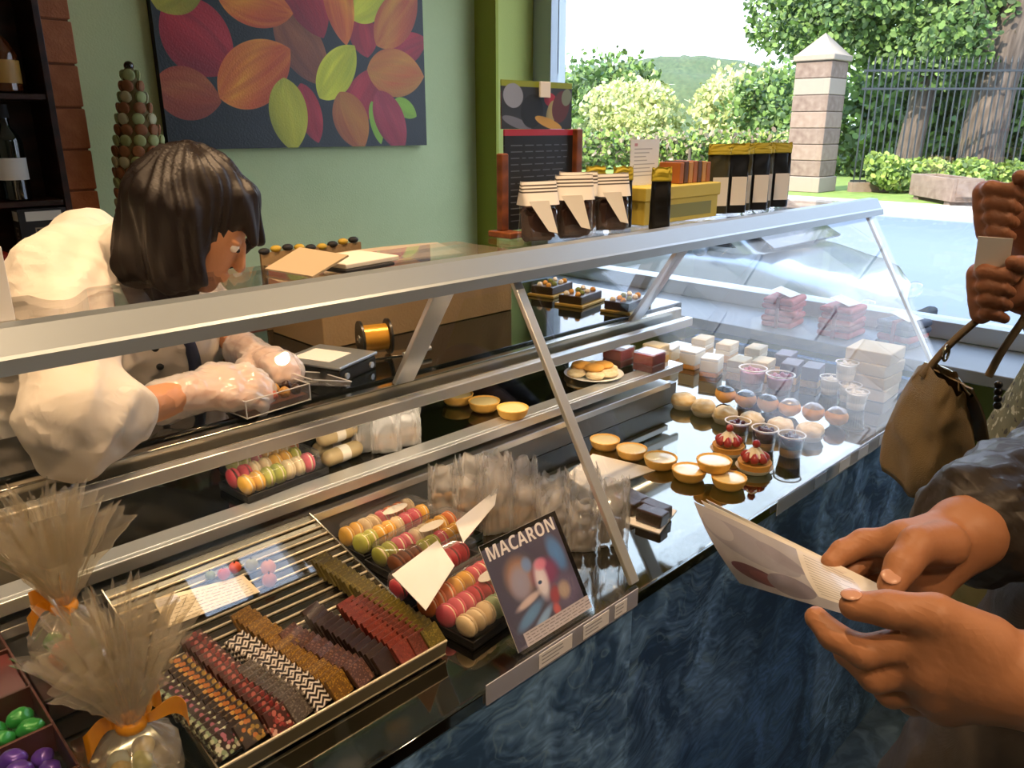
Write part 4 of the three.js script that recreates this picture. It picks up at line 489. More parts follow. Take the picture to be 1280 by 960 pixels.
// ---------- candy drawers and gift bags near the rack ----------
{ const t = thing('candy_drawers', 'dark stepped tray divided into compartments of foil wrapped sweets', 'tray', [0.0, DY + 0.001, -1.015]), div = std('#4a2620', 0.45), Z = [-0.1, -0.03, 0.068, 0.155, 0.24];
  mesh('plinth', bx(-0.2, 0.14, 0.0, 0.044, -0.1, 0.24, 0.002), M.darkWood, t); mesh('bottom', bx(-0.2, 0.14, 0.0445, 0.05, -0.1, 0.24, 0.001), M.blackMatte, t); for (const z of Z) mesh('divider', bx(-0.2, 0.14, 0.05, 0.086, z - 0.002, z + 0.002, 0.001), div, t); mesh('side', bx(0.137, 0.14, 0.05, 0.086, -0.097, 0.237, 0.001), div, t);
  mesh('inlay', bx(-0.19, 0.136, 0.0505, 0.082, -0.026, 0.064, 0.001), phy('#5c2420', 0.3), t);
  const u = thing('shelf_candy_dish', 'small dark dish of golden sweets on the rear shelf', 'dish', [0.06, SY + 0.0016, -1.235]); mesh('base', bx(-0.1, 0.1, 0, 0.004, -0.055, 0.055, 0.001), M.blackMatte, u); mesh('rim', merge([bx(-0.1, 0.1, 0.004, 0.02, 0.052, 0.055, 0.001), bx(-0.1, 0.1, 0.004, 0.02, -0.055, -0.052, 0.001), bx(0.097, 0.1, 0.004, 0.02, -0.052, 0.052, 0.001), bx(-0.1, -0.097, 0.004, 0.02, -0.052, 0.052, 0.001)]), div, u);
  const cg = jitter(new THREE.SphereGeometry(0.0125, 12, 9).scale(1.15, 0.8, 0.9), 0.0025, 110);
  for (const [n, c, x0, y0, z0, rows, where] of [['ivory white', '#e8dfc8', 0.118, DY + 0.0625, -1.078, 2, 'divided candy tray'], ['emerald green', '#2a8a3c', 0.118, DY + 0.0625, -0.903, 3, 'divided candy tray'], ['violet', '#5c3ca8', 0.118, DY + 0.0625, -0.817, 3, 'divided candy tray'], ['golden', '#c08a2c', 0.14, SY + 0.0165, -1.205, 2, 'dish on the rear shelf'], ['copper orange', '#c8662a', 0.14, SY + 0.0165, -1.258, 2, 'dish on the rear shelf']]) { const m = phy(c, 0.28, { clearcoat: 0.5, metalness: n === 'golden' ? 0.5 : 0.15 });
    for (let k = 0; k < 6; k++) for (let r = 0; r < rows; r++) for (let l = 0; l < 2; l++) { if (l && rnd() < 0.45) continue; const o = tag(mesh('wrapped_sweet', cg, m), n + ' foil sweet in the ' + where, 'sweet', n + ' foil sweets'); o.position.set(x0 - k * 0.027 + rr(-0.003, 0.003), y0 + l * 0.018, z0 + (r - (rows - 1) / 2) * 0.025 + rr(-0.003, 0.003)); o.rotation.set(rr(-0.4, 0.4), rr(0, 6), rr(-0.4, 0.4)); } } }
function giftBag(p, ry, s, cands, label) { const t = thing('gift_bag', label, 'gift bag', p, ry);
  const fm = phy('#f4f0e6', 0.12, { transmission: 0.85, thickness: 0, ior: 1.45 }), N = 260;
  mesh('film_body', grid(60, 16, (u, v) => { const a = u * 2 * Math.PI, r = 0.046 * Math.sqrt(Math.max(0.02, v < 0.12 ? v / 0.12 : 1)) * (v < 0.55 ? 1 : 1 - 0.78 * Math.pow((v - 0.55) / 0.45, 1.2)), w = 1 + 0.07 * noise.noise(Math.cos(a) * 3 + s, v * 4, Math.sin(a) * 3) + (v > 0.6 ? 0.12 * Math.cos(a * 13) : 0); return [r * w * Math.cos(-a), 0.085 * v + 0.001, r * w * Math.sin(-a)]; }), fm, t);
  for (let q = 0; q < 3; q++) mesh('film_fan', grid(N, 14, (u, v) => { const a = u * 2 * Math.PI, pl = Math.cos(a * (17 + q * 4) + 3 * noise.noise(u * 5, s + q, 0)) + 0.6 * Math.cos(a * (41 + q * 6) + 4 * noise.noise(u * 9, s, q)), r = (0.0095 + (0.062 - q * 0.018) * Math.pow(v, 1.15)) * (1 + 0.16 * pl * (0.35 + v * 0.8)) * (1 + 0.35 * noise.noise(Math.cos(a) * 1.6 + s, q, Math.sin(a) * 1.6)) + 0.004 * noise.noise(u * 30, v * 9, s); const h = (0.115 + q * 0.012) * (1 + 0.4 * noise.noise(Math.cos(a) * 2.2 + s, 3 + q, Math.sin(a) * 2.2) + 0.05 * pl); return [r * Math.cos(-a), 0.085 + h * v, r * Math.sin(-a)]; }), fm, t);
  const rib = phy('#f2a416', 0.35, { sheen: 0.5, transmission: 0.15, thickness: 0 });
  mesh('ribbon_band', new THREE.TorusGeometry(0.0125, 0.0045, 8, 20).scale(1, 1, 1.6).rotateX(Math.PI / 2).translate(0, 0.086, 0), rib, t);
  const loop = (a, L, w) => { const g = sheet(10, 2, (u, v) => { const q = u * Math.PI; return [0.012 + L * Math.sin(q * 0.5) * u ** 0.3, 0.012 * Math.sin(q) + (v - 0.5) * w * (0.4 + u) - 0.012 * u, 0.006 * Math.sin(q * 2)]; }, 0.0006); g.rotateY(a); g.translate(0, 0.086, 0); return g; };
  for (const [a, L, w] of [[0.2, 0.04, 0.03], [2.6, 0.035, 0.026], [-0.7, 0.045, 0.022], [1.2, 0.03, 0.02]]) mesh('ribbon_loop', loop(a, L, w), rib, t);
  cands.forEach((c, k) => { mesh('sweet', jitter(new THREE.SphereGeometry(0.0125, 12, 10), 0.002, 120, k), phy(c, 0.3, { clearcoat: 0.4 }), t).position.set(0.021 * Math.cos(k * 2.4) * (k % 3 ? 1 : 0.3), 0.0155 + (k >> 2) * 0.019, 0.021 * Math.sin(k * 2.4) * (k % 3 ? 1 : 0.3)); });
  return t; }
giftBag([0.2, DY + 0.001, -0.80], 0.4, 3.1, ['#c8b87a', '#9ab8a0', '#d8c05a', '#88a0b0', '#c0a84a', '#e0d8b0', '#a8b060', '#b8c8c0'], 'cellophane gift bag tied with yellow ribbon, closest to the front glass');
{ const b = thing('bag_plinth', 'small dark box under the cellophane gift bag', 'box', [0.205, DY + 0.001, -1.03]); mesh('box', cbx(0.1, 0.03, 0.1, 0.003), M.darkWood, b); mesh('lid', cbx(0.104, 0.006, 0.104, 0.002).translate(0, 0.03, 0), M.darkWood, b); }
giftBag([0.205, DY + 0.038, -1.03], 1.9, 8.4, ['#c03a34', '#3a8a44', '#d0682c', '#d8c05a', '#c03a34', '#5a9a4a', '#e0d8b0', '#d0682c'], 'cellophane gift bag with yellow bow standing on the small dark box');
// ---------- on the worktop ----------
{ const t = thing('shop_scale', 'low dark kitchen scale with a pale weighing plate', 'scale', [0.775, WY, -1.288], 0.37);
  mesh('body', cbx(0.118, 0.026, 0.135, 0.004), M.blackMatte, t); mesh('plate', cbx(0.124, 0.007, 0.14, 0.003).translate(0, 0.027, 0), M.satin, t); mesh('paper', cbx(0.07, 0.001, 0.085, 0.0004).translate(-0.008, 0.0342, -0.01), M.paper, t); for (const [x, z] of [[-0.05, 0.055], [0.05, 0.055]]) mesh('button', new THREE.CylinderGeometry(0.006, 0.006, 0.004, 12).rotateX(Math.PI / 2).translate(x * 0.8, 0.012, 0.069), M.alu, t); }
{ const t = thing('ribbon_spool', 'black spool of shiny golden ribbon on a steel holder', 'ribbon spool', [0.90, WY, -1.315], -0.35);
  mesh('ribbon', new THREE.CylinderGeometry(0.027, 0.027, 0.05, 28).rotateZ(Math.PI / 2).translate(0, 0.041, 0), phy('#c8922a', 0.3, { metalness: 0.4 }), t); for (const x of [-0.029, 0.029]) { const f = mesh('flange', new THREE.CylinderGeometry(0.037, 0.037, 0.005, 30).rotateZ(Math.PI / 2).translate(x, 0.041, 0), M.black, t); mesh('hub', new THREE.CylinderGeometry(0.008, 0.008, 0.007, 14).rotateZ(Math.PI / 2).translate(x, 0.041, 0), M.alu, f); }
  mesh('holder', merge([bx(-0.035, 0.07, 0.0, 0.003, -0.02, 0.02, 0.001), rod([-0.036, 0.041, 0], [0.036, 0.041, 0], 0.003)]), M.steel, t); mesh('cutter', rod([0.045, 0.012, 0.05], [0.11, 0.014, 0.03], 0.005), M.alu, t); }
{ const t = thing('cardboard_box', 'wide tan cardboard box with wrapping paper on its lid', 'box', [1.13, WY, -1.54]); mesh('carton', bx(-0.28, 0.28, 0, 0.15, -0.11, 0.11, 0.003), M.cardboard, t); mesh('lid', bx(-0.285, 0.285, 0.15, 0.156, -0.115, 0.115, 0.002), M.cardboard, t); mesh('wrapping_paper', quad([[-0.26, 0.16, 0.1], [0.12, 0.162, 0.105], [0.2, 0.161, -0.09], [-0.16, 0.163, -0.1]], 0.004, 6, 0.004), std('#c8b594', 0.8), t); }
{ const t = thing('bow_garland', 'folded black and yellow paper garland behind the tan box', 'garland', [0.98, WY + 0.1, -1.675]); for (let k = 0; k < 9; k++) mesh('leaf', new THREE.SphereGeometry(1, 10, 6).scale(0.014, 0.008, 0.01).translate(-0.12 + k * 0.03, 0.083 + 0.004 * Math.sin(k), 0), k % 2 ? std('#b89a2c', 0.6) : M.blackMatte, t); mesh('carton', bx(-0.13, 0.14, -0.1 + 0.0005, 0.08, -0.004, 0.004, 0.001), M.cardboard, t); }
for (const [x, z, l] of [[1.64, -1.50, 'farthest from the glass counter'], [1.60, -1.36, 'between the two others'], [1.625, -1.225, 'beside the rear sill']]) { const t = thing('chocolate_tray', 'gold card tray of decorated chocolate bars ' + l, 'chocolate tray', [x, WY, z], 0.2); mesh('gold_card', cbx(0.13, 0.008, 0.085, 0.002), phy('#b89a4c', 0.35, { metalness: 0.4 }), t); mesh('chocolate_bar', cbx(0.115, 0.022, 0.07, 0.003).translate(0, 0.008, 0), choc, t); for (let k = 0; k < 8; k++) mesh('topping', jitter(new THREE.SphereGeometry(0.008, 8, 6), 0.002, 140, k), [creamWhite, pastry, std('#7c8a4c', 0.7)][k % 3], t).position.set(-0.045 + (k % 4) * 0.03 + rr(-0.004, 0.004), 0.032, (k >> 2) * 0.03 - 0.015 + rr(-0.004, 0.004)); }
// ---------- on the glass top ----------
const stripeT = canvasTex(64, 64, (g, w) => { g.fillStyle = '#dedcd8'; g.fillRect(0, 0, w, w); g.fillStyle = '#4a4440'; for (let k = 0; k < 3; k++) g.fillRect(0, 8 + k * 9, w, 4); });
for (const [x, z, h, ry, l] of [[1.105, -1.05, 0.112, 0.3, 'cocoa nib bag with striped paper top beside the wooden menu stand'], [1.195, -1.04, 0.12, 0.1, 'cocoa nib bag with large white tag and striped top'], [1.26, -1.085, 0.122, -0.2, 'cocoa nib bag with a folded white top standing behind the others'], [1.325, -1.05, 0.118, 0.2, 'cocoa nib bag with striped top next to the yellow box']]) {
  const t = thing('cocoa_bag', l, 'cocoa bag', [x, TY, z], ry - 0.55); mesh('film', pouchG(0.078, h * 0.68, 0.05, x * 20, 0.7), M.clear, t);
  mesh('cocoa', jitter(new RoundedBoxGeometry(0.068, h * 0.56, 0.038, 4, 0.014).translate(0, h * 0.3, 0), 0.006, 90, x * 7), cocoa, t);
  mesh('paper_top', grid(24, 6, (u, v) => { const a = u * 2 * Math.PI, sq = (c, p) => Math.sign(c) * Math.pow(Math.abs(c), p); return [0.0405 * sq(Math.cos(-a), 0.4) * (1 - 0.03 * v), h * (0.62 + 0.38 * v) + 0.004 * noise.noise(u * 8, x, 0) * v, 0.024 * (1 - 0.85 * v) * sq(Math.sin(-a), 0.6)]; }), std('#ffffff', 0.7, { map: stripeT }), t);
  mesh('tag', quad([[-0.038, h * 0.7, 0.028], [0.006, h * 0.7, 0.028], [0.022, h * 0.16, 0.036], [0.002, h * 0.2, 0.036]].reverse(), 0.0008), M.paper, t); }
{ const t = thing('yellow_box', 'wide low yellow cardboard gift box on the glass top', 'box', [1.60, TY, -1.105]); const y = std('#cdb84a', 0.7); mesh('box', bx(-0.15, 0.15, 0.0, 0.07, -0.05, 0.05, 0.003), y, t); mesh('lid', bx(-0.154, 0.154, 0.052, 0.082, -0.054, 0.054, 0.003), y, t); mesh('front_label', bx(-0.06, 0.12, 0.01, 0.04, 0.0502, 0.0508, 0.0002), std('#8a8a4c', 0.7), t); }
for (const [x, z] of [[1.395, -1.075], [1.43, -1.0], [1.375, -1.135]]) { const t = thing('dark_pouch', 'black foil pouch with yellow top beside the yellow box', 'pouch', [x, TY, z], 0.35, 'black pouches beside the yellow box'); t.rotation.y = -0.5; mesh('pouch', pouchG(0.045, 0.105, 0.026, x * 9, 0.5), M.black, t); mesh('yellow_top', pouchG(0.046, 0.028, 0.014, x * 9, 0.8).translate(0, 0.1, 0), std('#b8a828', 0.6), t); }
{ const t = thing('orange_carton', 'orange and brown carton of upright packets on the yellow box', 'carton', [1.675, TY + 0.0825, -1.105]); for (let k = 0; k < 7; k++) mesh('packet', bx(-0.066 + k * 0.019, -0.049 + k * 0.019, 0.0, rr(0.044, 0.052), -0.03, 0.03, 0.002), [std('#a8622c', 0.7), std('#5a3a22', 0.7), std('#c08a44', 0.7)][k % 3], t); }
{ const T = canvasTex(96, 96, (g, w) => { g.fillStyle = '#e4e6ea'; g.fillRect(0, 0, w, w); g.strokeStyle = '#a4a8b4'; g.lineWidth = 2; for (let r = 0; r < 8; r++) { g.beginPath(); g.moveTo(12, 20 + r * 8); g.lineTo(50 + rnd() * 34, 20 + r * 8); g.stroke(); } g.fillStyle = '#c08a90'; g.fillRect(12, 8, 10, 6); });
  const t = thing('notice_card', 'white printed notice standing on the yellow box', 'notice', [1.53, TY + 0.0825, -1.12]); mesh('card', new THREE.BoxGeometry(0.108, 0.1, 0.0016).translate(0, 0.05, 0), std('#ffffff', 0.6, { map: T }), t); mesh('foot', bx(-0.03, 0.03, 0.0, 0.006, -0.014, 0.014, 0.001), M.clear, t); }
for (let k = 0; k < 6; k++) { const x = 1.80 + k * 0.056, t = thing('chocolate_pouch', 'black and yellow chocolate pouch with pale lower label', 'pouch', [x, TY, -1.09 + (k % 2) * 0.02], -0.55, 'black and yellow pouches on the glass top'); mesh('pouch', pouchG(0.06, 0.15, 0.03, k * 5 + 2, 0.5), k % 2 ? M.black : std('#3c3a1e', 0.5), t); mesh('yellow_top', pouchG(0.061, 0.026, 0.015, k * 5 + 2, 0.9).translate(0, 0.143, 0), std('#b8a828', 0.6), t); mesh('pale_label', bx(-0.021, 0.021, 0.02, 0.09, 0.0162, 0.0168, 0.0002), M.paper, t); }
{ // wooden menu stand
  const boardT = canvasTex(192, 192, (g, w, h) => { g.fillStyle = '#16181c'; g.fillRect(0, 0, w, h); g.fillStyle = '#a8283c'; g.fillRect(0, 0, w, 12); g.strokeStyle = '#5c6068'; g.lineWidth = 2; for (let r = 0; r < 13; r++) for (let x = 16; x < 170;) { const l = 8 + rnd() * 26; g.beginPath(); g.moveTo(x, 30 + r * 12); g.lineTo(Math.min(176, x + l), 30 + r * 12); g.stroke(); x += l + 7; } });
  const picT = canvasTex(192, 96, (g, w, h) => { g.fillStyle = '#2a3038'; g.fillRect(0, 0, w, h); g.fillStyle = '#8a9a2c'; g.fillRect(0, 0, w, 12); const e = (x, y, a, b, c) => { g.fillStyle = c; g.beginPath(); g.ellipse(x, y, a, b, 0.3, 0, 7); g.fill(); }; e(30, 30, 26, 24, '#8c98b0'); e(40, 84, 40, 10, '#6c7488'); e(80, 60, 30, 34, '#14181c'); e(130, 36, 18, 14, '#b03048'); e(134, 62, 14, 26, '#a8a070'); e(160, 50, 24, 34, '#5a2c30'); e(126, 84, 40, 10, '#c8a050'); e(176, 30, 14, 18, '#788878'); });
  const t = thing('menu_stand', 'wooden stand holding a black menu board and picture card', 'menu stand', [1.215, TY, -1.155]);
  mesh('foot', merge([bx(-0.13, -0.09, 0, 0.012, -0.015, 0.05, 0.003), bx(0.09, 0.13, 0, 0.012, -0.015, 0.05, 0.003)]), M.wood, t); mesh('post', bx(-0.12, -0.1, 0.012, 0.16, 0.0, 0.016, 0.003), M.wood, t); mesh('post', bx(0.1, 0.12, 0.012, 0.205, 0.0, 0.016, 0.003), M.wood, t);
  mesh('menu_board', new THREE.BoxGeometry(0.2, 0.195, 0.004).translate(0, 0.107, 0.002), std('#ffffff', 0.45, { map: boardT }), t); mesh('picture_card', new THREE.BoxGeometry(0.204, 0.09, 0.003).translate(0, 0.25, -0.004), std('#ffffff', 0.5, { map: picT }), t); mesh('clip', bx(0.0, 0.03, 0.265, 0.295, -0.001, 0.004, 0.001), M.white, t); }
{ const t = thing('order_pad', 'tan folded order pad with a dark spine on the glass top', 'pad', [0.665, TY, -1.06], 0.15); mesh('cover', quad([[-0.09, 0.004, 0.05], [-0.03, 0.028, 0.06], [-0.03, 0.03, -0.05], [-0.09, 0.004, -0.06]], 0.003), std('#b8a68a', 0.8), t); mesh('spine', bx(-0.032, 0.07, 0.0, 0.006, -0.05, 0.055, 0.002), M.blackMatte, t); mesh('pages', bx(-0.028, 0.085, 0.006, 0.014, -0.045, 0.05, 0.002), M.paperBack, t); }
{ const t = thing('white_sign', 'narrow white sign standing on the glass top near the shop assistant', 'sign', [0.19, TY, -1.0]); mesh('panel', bx(-0.02, 0.018, 0.004, 0.085, -0.003, 0.003, 0.001), M.white, t); mesh('base', bx(-0.024, 0.022, 0.0, 0.004, -0.015, 0.015, 0.001), M.clear, t); }
// ---------- on the walls ----------
{ const T = canvasTex(1024, 1024, (g, w, h) => { g.fillStyle = '#171a16'; g.fillRect(0, 0, w, h);
    const pod = (x, y, L, W, a, c0, c1, c2) => { g.save(); g.translate(x, y); g.rotate(a); g.beginPath(); g.moveTo(-L, 0); g.bezierCurveTo(-L * 0.75, -W * 1.3, L * 0.5, -W * 1.4, L, 0); g.bezierCurveTo(L * 0.5, W * 1.4, -L * 0.75, W * 1.3, -L, 0); g.clip();
      const q = g.createLinearGradient(-L * 0.3, -W, L * 0.3, W); q.addColorStop(0, c0); q.addColorStop(0.35, c1); q.addColorStop(0.65, c0); q.addColorStop(1, c2); g.fillStyle = q; g.fillRect(-L, -W * 1.4, 2 * L, W * 2.8);
      for (let i = 0; i < 40; i++) { const yy = (rnd() * 2 - 1) * W; g.strokeStyle = [c0, c1, c1, c2][i % 4]; g.globalAlpha = 0.1; g.lineWidth = 8 + rnd() * 26; g.beginPath(); g.moveTo(-L, yy * 0.2); g.quadraticCurveTo(0, yy * 1.9, L, yy * 0.25); g.stroke(); } g.globalAlpha = 1; g.restore(); };
    const O = ['#e05c14', '#fca21c', '#b8380e'], Y = ['#d2d018', '#f2ee30', '#98a60e'], R = ['#a8101c', '#cc2830', '#700a16'], B = ['#8a441e', '#a65c2c', '#5e2812'];
    // the lower half follows the photograph; the pods go on upwards in the same manner
    const k = w / 340, X = (p) => (p - 187) * k, Yp = (p) => h - (188 - p) * k * 0.985;
    const P = (x, y, L, W, a, c) => pod(X(x), Yp(y), L * k, W * k, a, ...c);
    for (const [x, y, L, W, a, c] of [[230, -60, 52, 26, 0.4, R], [330, -70, 55, 26, -0.5, O], [430, -60, 50, 26, 0.9, Y], [500, -80, 50, 26, -0.8, R], [210, -120, 50, 26, -0.6, Y], [300, -130, 55, 25, 0.3, O], [400, -130, 50, 25, -0.3, R], [480, -140, 50, 26, 0.6, B]]) P(x, y, L, W, a, c);
    P(232, 78, 44, 36, 0.7, R); P(352, 78, 48, 27, 0.95, B); P(360, 20, 50, 28, 1.15, R); P(430, 130, 44, 22, -0.9, R); P(436, 60, 24, 20, 1.4, R); P(500, 70, 34, 18, -0.4, R); P(355, 150, 34, 16, 1.3, R);
    P(215, 24, 36, 28, -0.9, ['#a8941c', '#beb02c', '#7c7a18']); P(276, -6, 44, 18, 0.05, Y); P(448, 14, 40, 25, -0.75, Y); P(300, 38, 44, 23, 0.12, O); P(404, 26, 46, 20, 1.42, O); P(486, 36, 46, 25, -0.8, ['#cc5a1a', '#dc9424', '#a03416']);
    P(214, 132, 36, 26, 0.2, ['#a83e1a', '#b8602a', '#7c2416']); P(292, 108, 52, 32, -0.55, O); P(396, 102, 40, 22, -0.85, Y); P(328, 152, 40, 24, 1.5, ['#c4ba1c', '#d8d030', '#8c8c14']); P(482, 100, 44, 28, 0.05, ['#cc5a1a', '#d88a24', '#a8701c']); P(412, 158, 36, 24, 1.15, ['#b85e14', '#c8801c', '#8c3c10']); P(448, 160, 26, 9, 1.35, ['#88b01c', '#9cc22c', '#6c8c14']); P(494, 142, 20, 11, 0.5, ['#88b01c', '#9cc22c', '#6c8c14']); P(470, 158, 40, 22, 1.1, ['#a01a2c', '#b83040', '#7c1020']);
    g.fillStyle = '#7c7a5c'; g.font = '22px serif'; });
  const t = thing('cocoa_pod_painting', 'square canvas painting of orange, yellow and red cocoa pods', 'painting', [1.665, 1.43, -2.785]); const m = std('#ffffff', 0.45, { map: T, bumpMap: grainBump, bumpScale: 0.0008 });
  mesh('canvas', new THREE.BoxGeometry(1.1, 1.1, 0.03).translate(0, 0.55, 0.005), [M.blackMatte, M.blackMatte, M.blackMatte, M.blackMatte, m, M.blackMatte], t); mesh('stretcher', bx(-0.53, 0.53, 0.02, 1.08, -0.0145, -0.0102, 0.001), M.wood, t); }
{ // cone of macarons
  const t = thing('macaron_tower', 'tall cone tower of green and brown macarons beside the painting', 'macaron tower', [0.945, 0.931, -2.56]); mesh('cone', lathe([[0.0, 0.74], [0.012, 0.735], [0.07, 0.5], [0.085, 0.3], [0.10, 0.02], [0.0, 0.02]], 28), std('#6a5a30', 0.8), t);
  const mg = mergeVertices(merge([shellG.clone().translate(0, 0.001, 0), shellG.clone().rotateX(Math.PI).translate(0, -0.001, 0)])); mg.scale(0.9, 0.9, 0.9); const gm = std('#a4ac72', 0.75), bm = std('#94603c', 0.75), cm = std('#c0b890', 0.75);
  for (let r = 0; r < 23; r++) { const y = 0.045 + r * 0.0305, R = y < 0.3 ? 0.098 - 0.05 * y : y < 0.5 ? 0.083 - (y - 0.3) * 0.075 : 0.068 - (y - 0.5) * 0.245, c = Math.max(3, Math.floor(2 * Math.PI * (R + 0.004) / 0.0385)); for (let k = 0; k < c; k++) { const a = (k + (r % 2) * 0.5) / c * 6.283, o = mesh('macaron', mg, r % 2 ? bm : rnd() < 0.35 ? cm : gm, t); o.position.set((R + 0.004) * Math.cos(a), y, (R + 0.004) * Math.sin(a)); o.rotation.set(0, -a, Math.PI / 2 - 0.16); o.scale.set(1.05, 1, 1.05); } }
  mesh('top_sweet', new THREE.SphereGeometry(0.014, 12, 10).translate(0, 0.742, 0), glaze, t); mesh('board', lathe([[0, 0], [0.125, 0], [0.125, 0.008], [0, 0.008]], 32), gold, t); }
{ const amber = phy('#5a2c10', 0.08, { clearcoat: 1 }), dk = phy('#0c1410', 0.06, { clearcoat: 1 }), wineG = [[0, 0], [0.036, 0.001], [0.038, 0.006], [0.038, 0.19], [0.032, 0.215], [0.0145, 0.24], [0.0135, 0.295], [0.0155, 0.296], [0.0155, 0.303], [0, 0.303]], liqG = [[0, 0], [0.044, 0.002], [0.046, 0.008], [0.044, 0.1], [0.03, 0.13], [0.013, 0.15], [0.013, 0.2], [0, 0.2]];
  const bot = (x, y, z, pr, m, lab, l, cap) => { const t = thing('bottle', l, 'bottle', [x, y, z]); mesh('glass_body', lathe(pr, 28), m, t); mesh('label', new THREE.CylinderGeometry(pr[2][0] + 0.0008, pr[2][0] + 0.0008, 0.06, 28, 1, true).translate(0, pr[3][1] * 0.55, 0), lab, t); mesh('cap', new THREE.CylinderGeometry(0.0165, 0.0165, 0.035, 16).translate(0, pr[pr.length - 1][1] - 0.012, 0), cap, t); };
  bot(0.617, 1.302, -2.65, wineG.map(([r, y]) => [r, y * 0.84]), dk, M.paper, 'dark wine bottle on the middle shelf nearest the pilaster', M.blackMatte); bot(0.635, 1.592, -2.65, liqG, amber, gold, 'squat amber liqueur bottle on the upper shelf', M.blackMatte); bot(0.5, 1.302, -2.65, wineG.map(([r, y]) => [r, y * 0.84]), dk, M.paper, 'dark wine bottle with a white label deeper along the shelf', M.blackMatte);
  const boxT = canvasTex(128, 256, (g, w, h) => { g.fillStyle = '#14181e'; g.fillRect(0, 0, w, h); g.fillStyle = '#c9ccc8'; g.fillRect(18, 6, 96, 26); g.strokeStyle = '#8c8474'; g.lineWidth = 4; g.strokeRect(40, 52, 44, 40); g.fillStyle = '#8c8474'; g.fillRect(50, 64, 24, 8); g.fillRect(48, 78, 28, 4); });
  const t = thing('black_gift_box', 'tall black box with white label and small gold emblem', 'gift box', [0.655, 1.0185, -2.612]); mesh('box', new THREE.BoxGeometry(0.125, 0.262, 0.07).translate(0, 0.131, 0), std('#ffffff', 0.5, { map: boxT }), t);
  const rb = thing('red_gift_box', 'red and gold box on the lower shelf beside the black box', 'gift box', [0.52, 1.0185, -2.65]); mesh('box', cbx(0.09, 0.14, 0.08, 0.002), std('#8c2418', 0.5), rb); mesh('band', bx(-0.0455, 0.0455, 0.05, 0.08, -0.0405, 0.0405, 0.0005), gold, rb); }
// ---------- people ----------
const off = (g, p) => g.translate(-p[0], -p[1], -p[2]);
function head(c, yaw, pitch, s = 1) { // face points along +x when yaw = 0; returns prims
  const E = new THREE.Euler(0, yaw, -pitch, 'YXZ'), L = (x, y, z) => V(x * s, y * s, z * s).applyEuler(E).add(V(...c)).toArray(), ell = (x, y, z, r, k) => ({ c: L(x, y, z), r: r.map((q) => q * s), ry: yaw, rz: -pitch, k });
  return [ell(-0.012, 0.03, 0, [0.092, 0.088, 0.074], 0.02), ell(0.028, -0.03, 0, [0.062, 0.078, 0.056], 0.03), ell(0.062, -0.088, 0, [0.024, 0.02, 0.026], 0.02), { a: L(0.088, 0.01, 0), b: L(0.104, -0.028, 0), ra: 0.008 * s, rb: 0.011 * s, k: 0.008 }, ell(0.086, -0.056, 0, [0.012, 0.005, 0.02], 0.006), ell(0.084, -0.066, 0, [0.012, 0.0055, 0.017], 0.006), ell(0.076, 0.016, 0.03, [0.012, 0.006, 0.015], 0.006), ell(0.076, 0.016, -0.03, [0.012, 0.006, 0.015], 0.006), ell(-0.008, -0.01, 0.073, [0.018, 0.03, 0.008], 0.006), ell(-0.008, -0.01, -0.073, [0.018, 0.03, 0.008], 0.006)];
}
function eyes(t, c, yaw, pitch, base, s = 1) { const E = new THREE.Euler(0, yaw, -pitch, 'YXZ'); for (const z of [0.03, -0.03]) { const p = V(0.078 * s, 0.006 * s, z * s).applyEuler(E).add(V(...c)).sub(V(...base)); const e = mesh('eye', new THREE.SphereGeometry(0.0105 * s, 12, 10).translate(p.x, p.y, p.z), M.whiteCup, t); const q = V(0.0875 * s, 0.004 * s, z * s).applyEuler(E).add(V(...c)).sub(V(...base)); mesh('iris', new THREE.SphereGeometry(0.0045 * s, 8, 8).translate(q.x, q.y, q.z), M.black, e); } }
function hand(wrist, mcps, fingers, thumb, rw = 0.024, s = 1) { // prims for a palm and five separate fingers
  const pr = []; mcps.forEach((m, i) => pr.push({ a: wrist, b: m, ra: rw * 0.8, rb: [0.0145, 0.0145, 0.0135, 0.0125][i] * s, k: 0.014 }));
  for (let i = 0; i < 3; i++) pr.push({ a: mcps[i], b: mcps[i + 1], ra: 0.0125 * s, rb: 0.012 * s, k: 0.008 });
  const R = [[0.0115, 0.0102, 0.0092, 0.0078], [0.0118, 0.0104, 0.0093, 0.0078], [0.011, 0.0098, 0.0088, 0.0075], [0.0098, 0.0086, 0.0078, 0.0068]];
  fingers.forEach((f, i) => chain(f, R[i].map((r) => r * s)).forEach((q) => pr.push({ ...q, k: 0.0035 })));
  chain(thumb, [0.0165 * s, 0.0128 * s, 0.0112 * s, 0.009 * s]).forEach((q, i) => pr.push({ ...q, k: i ? 0.004 : 0.012 })); return pr;
}
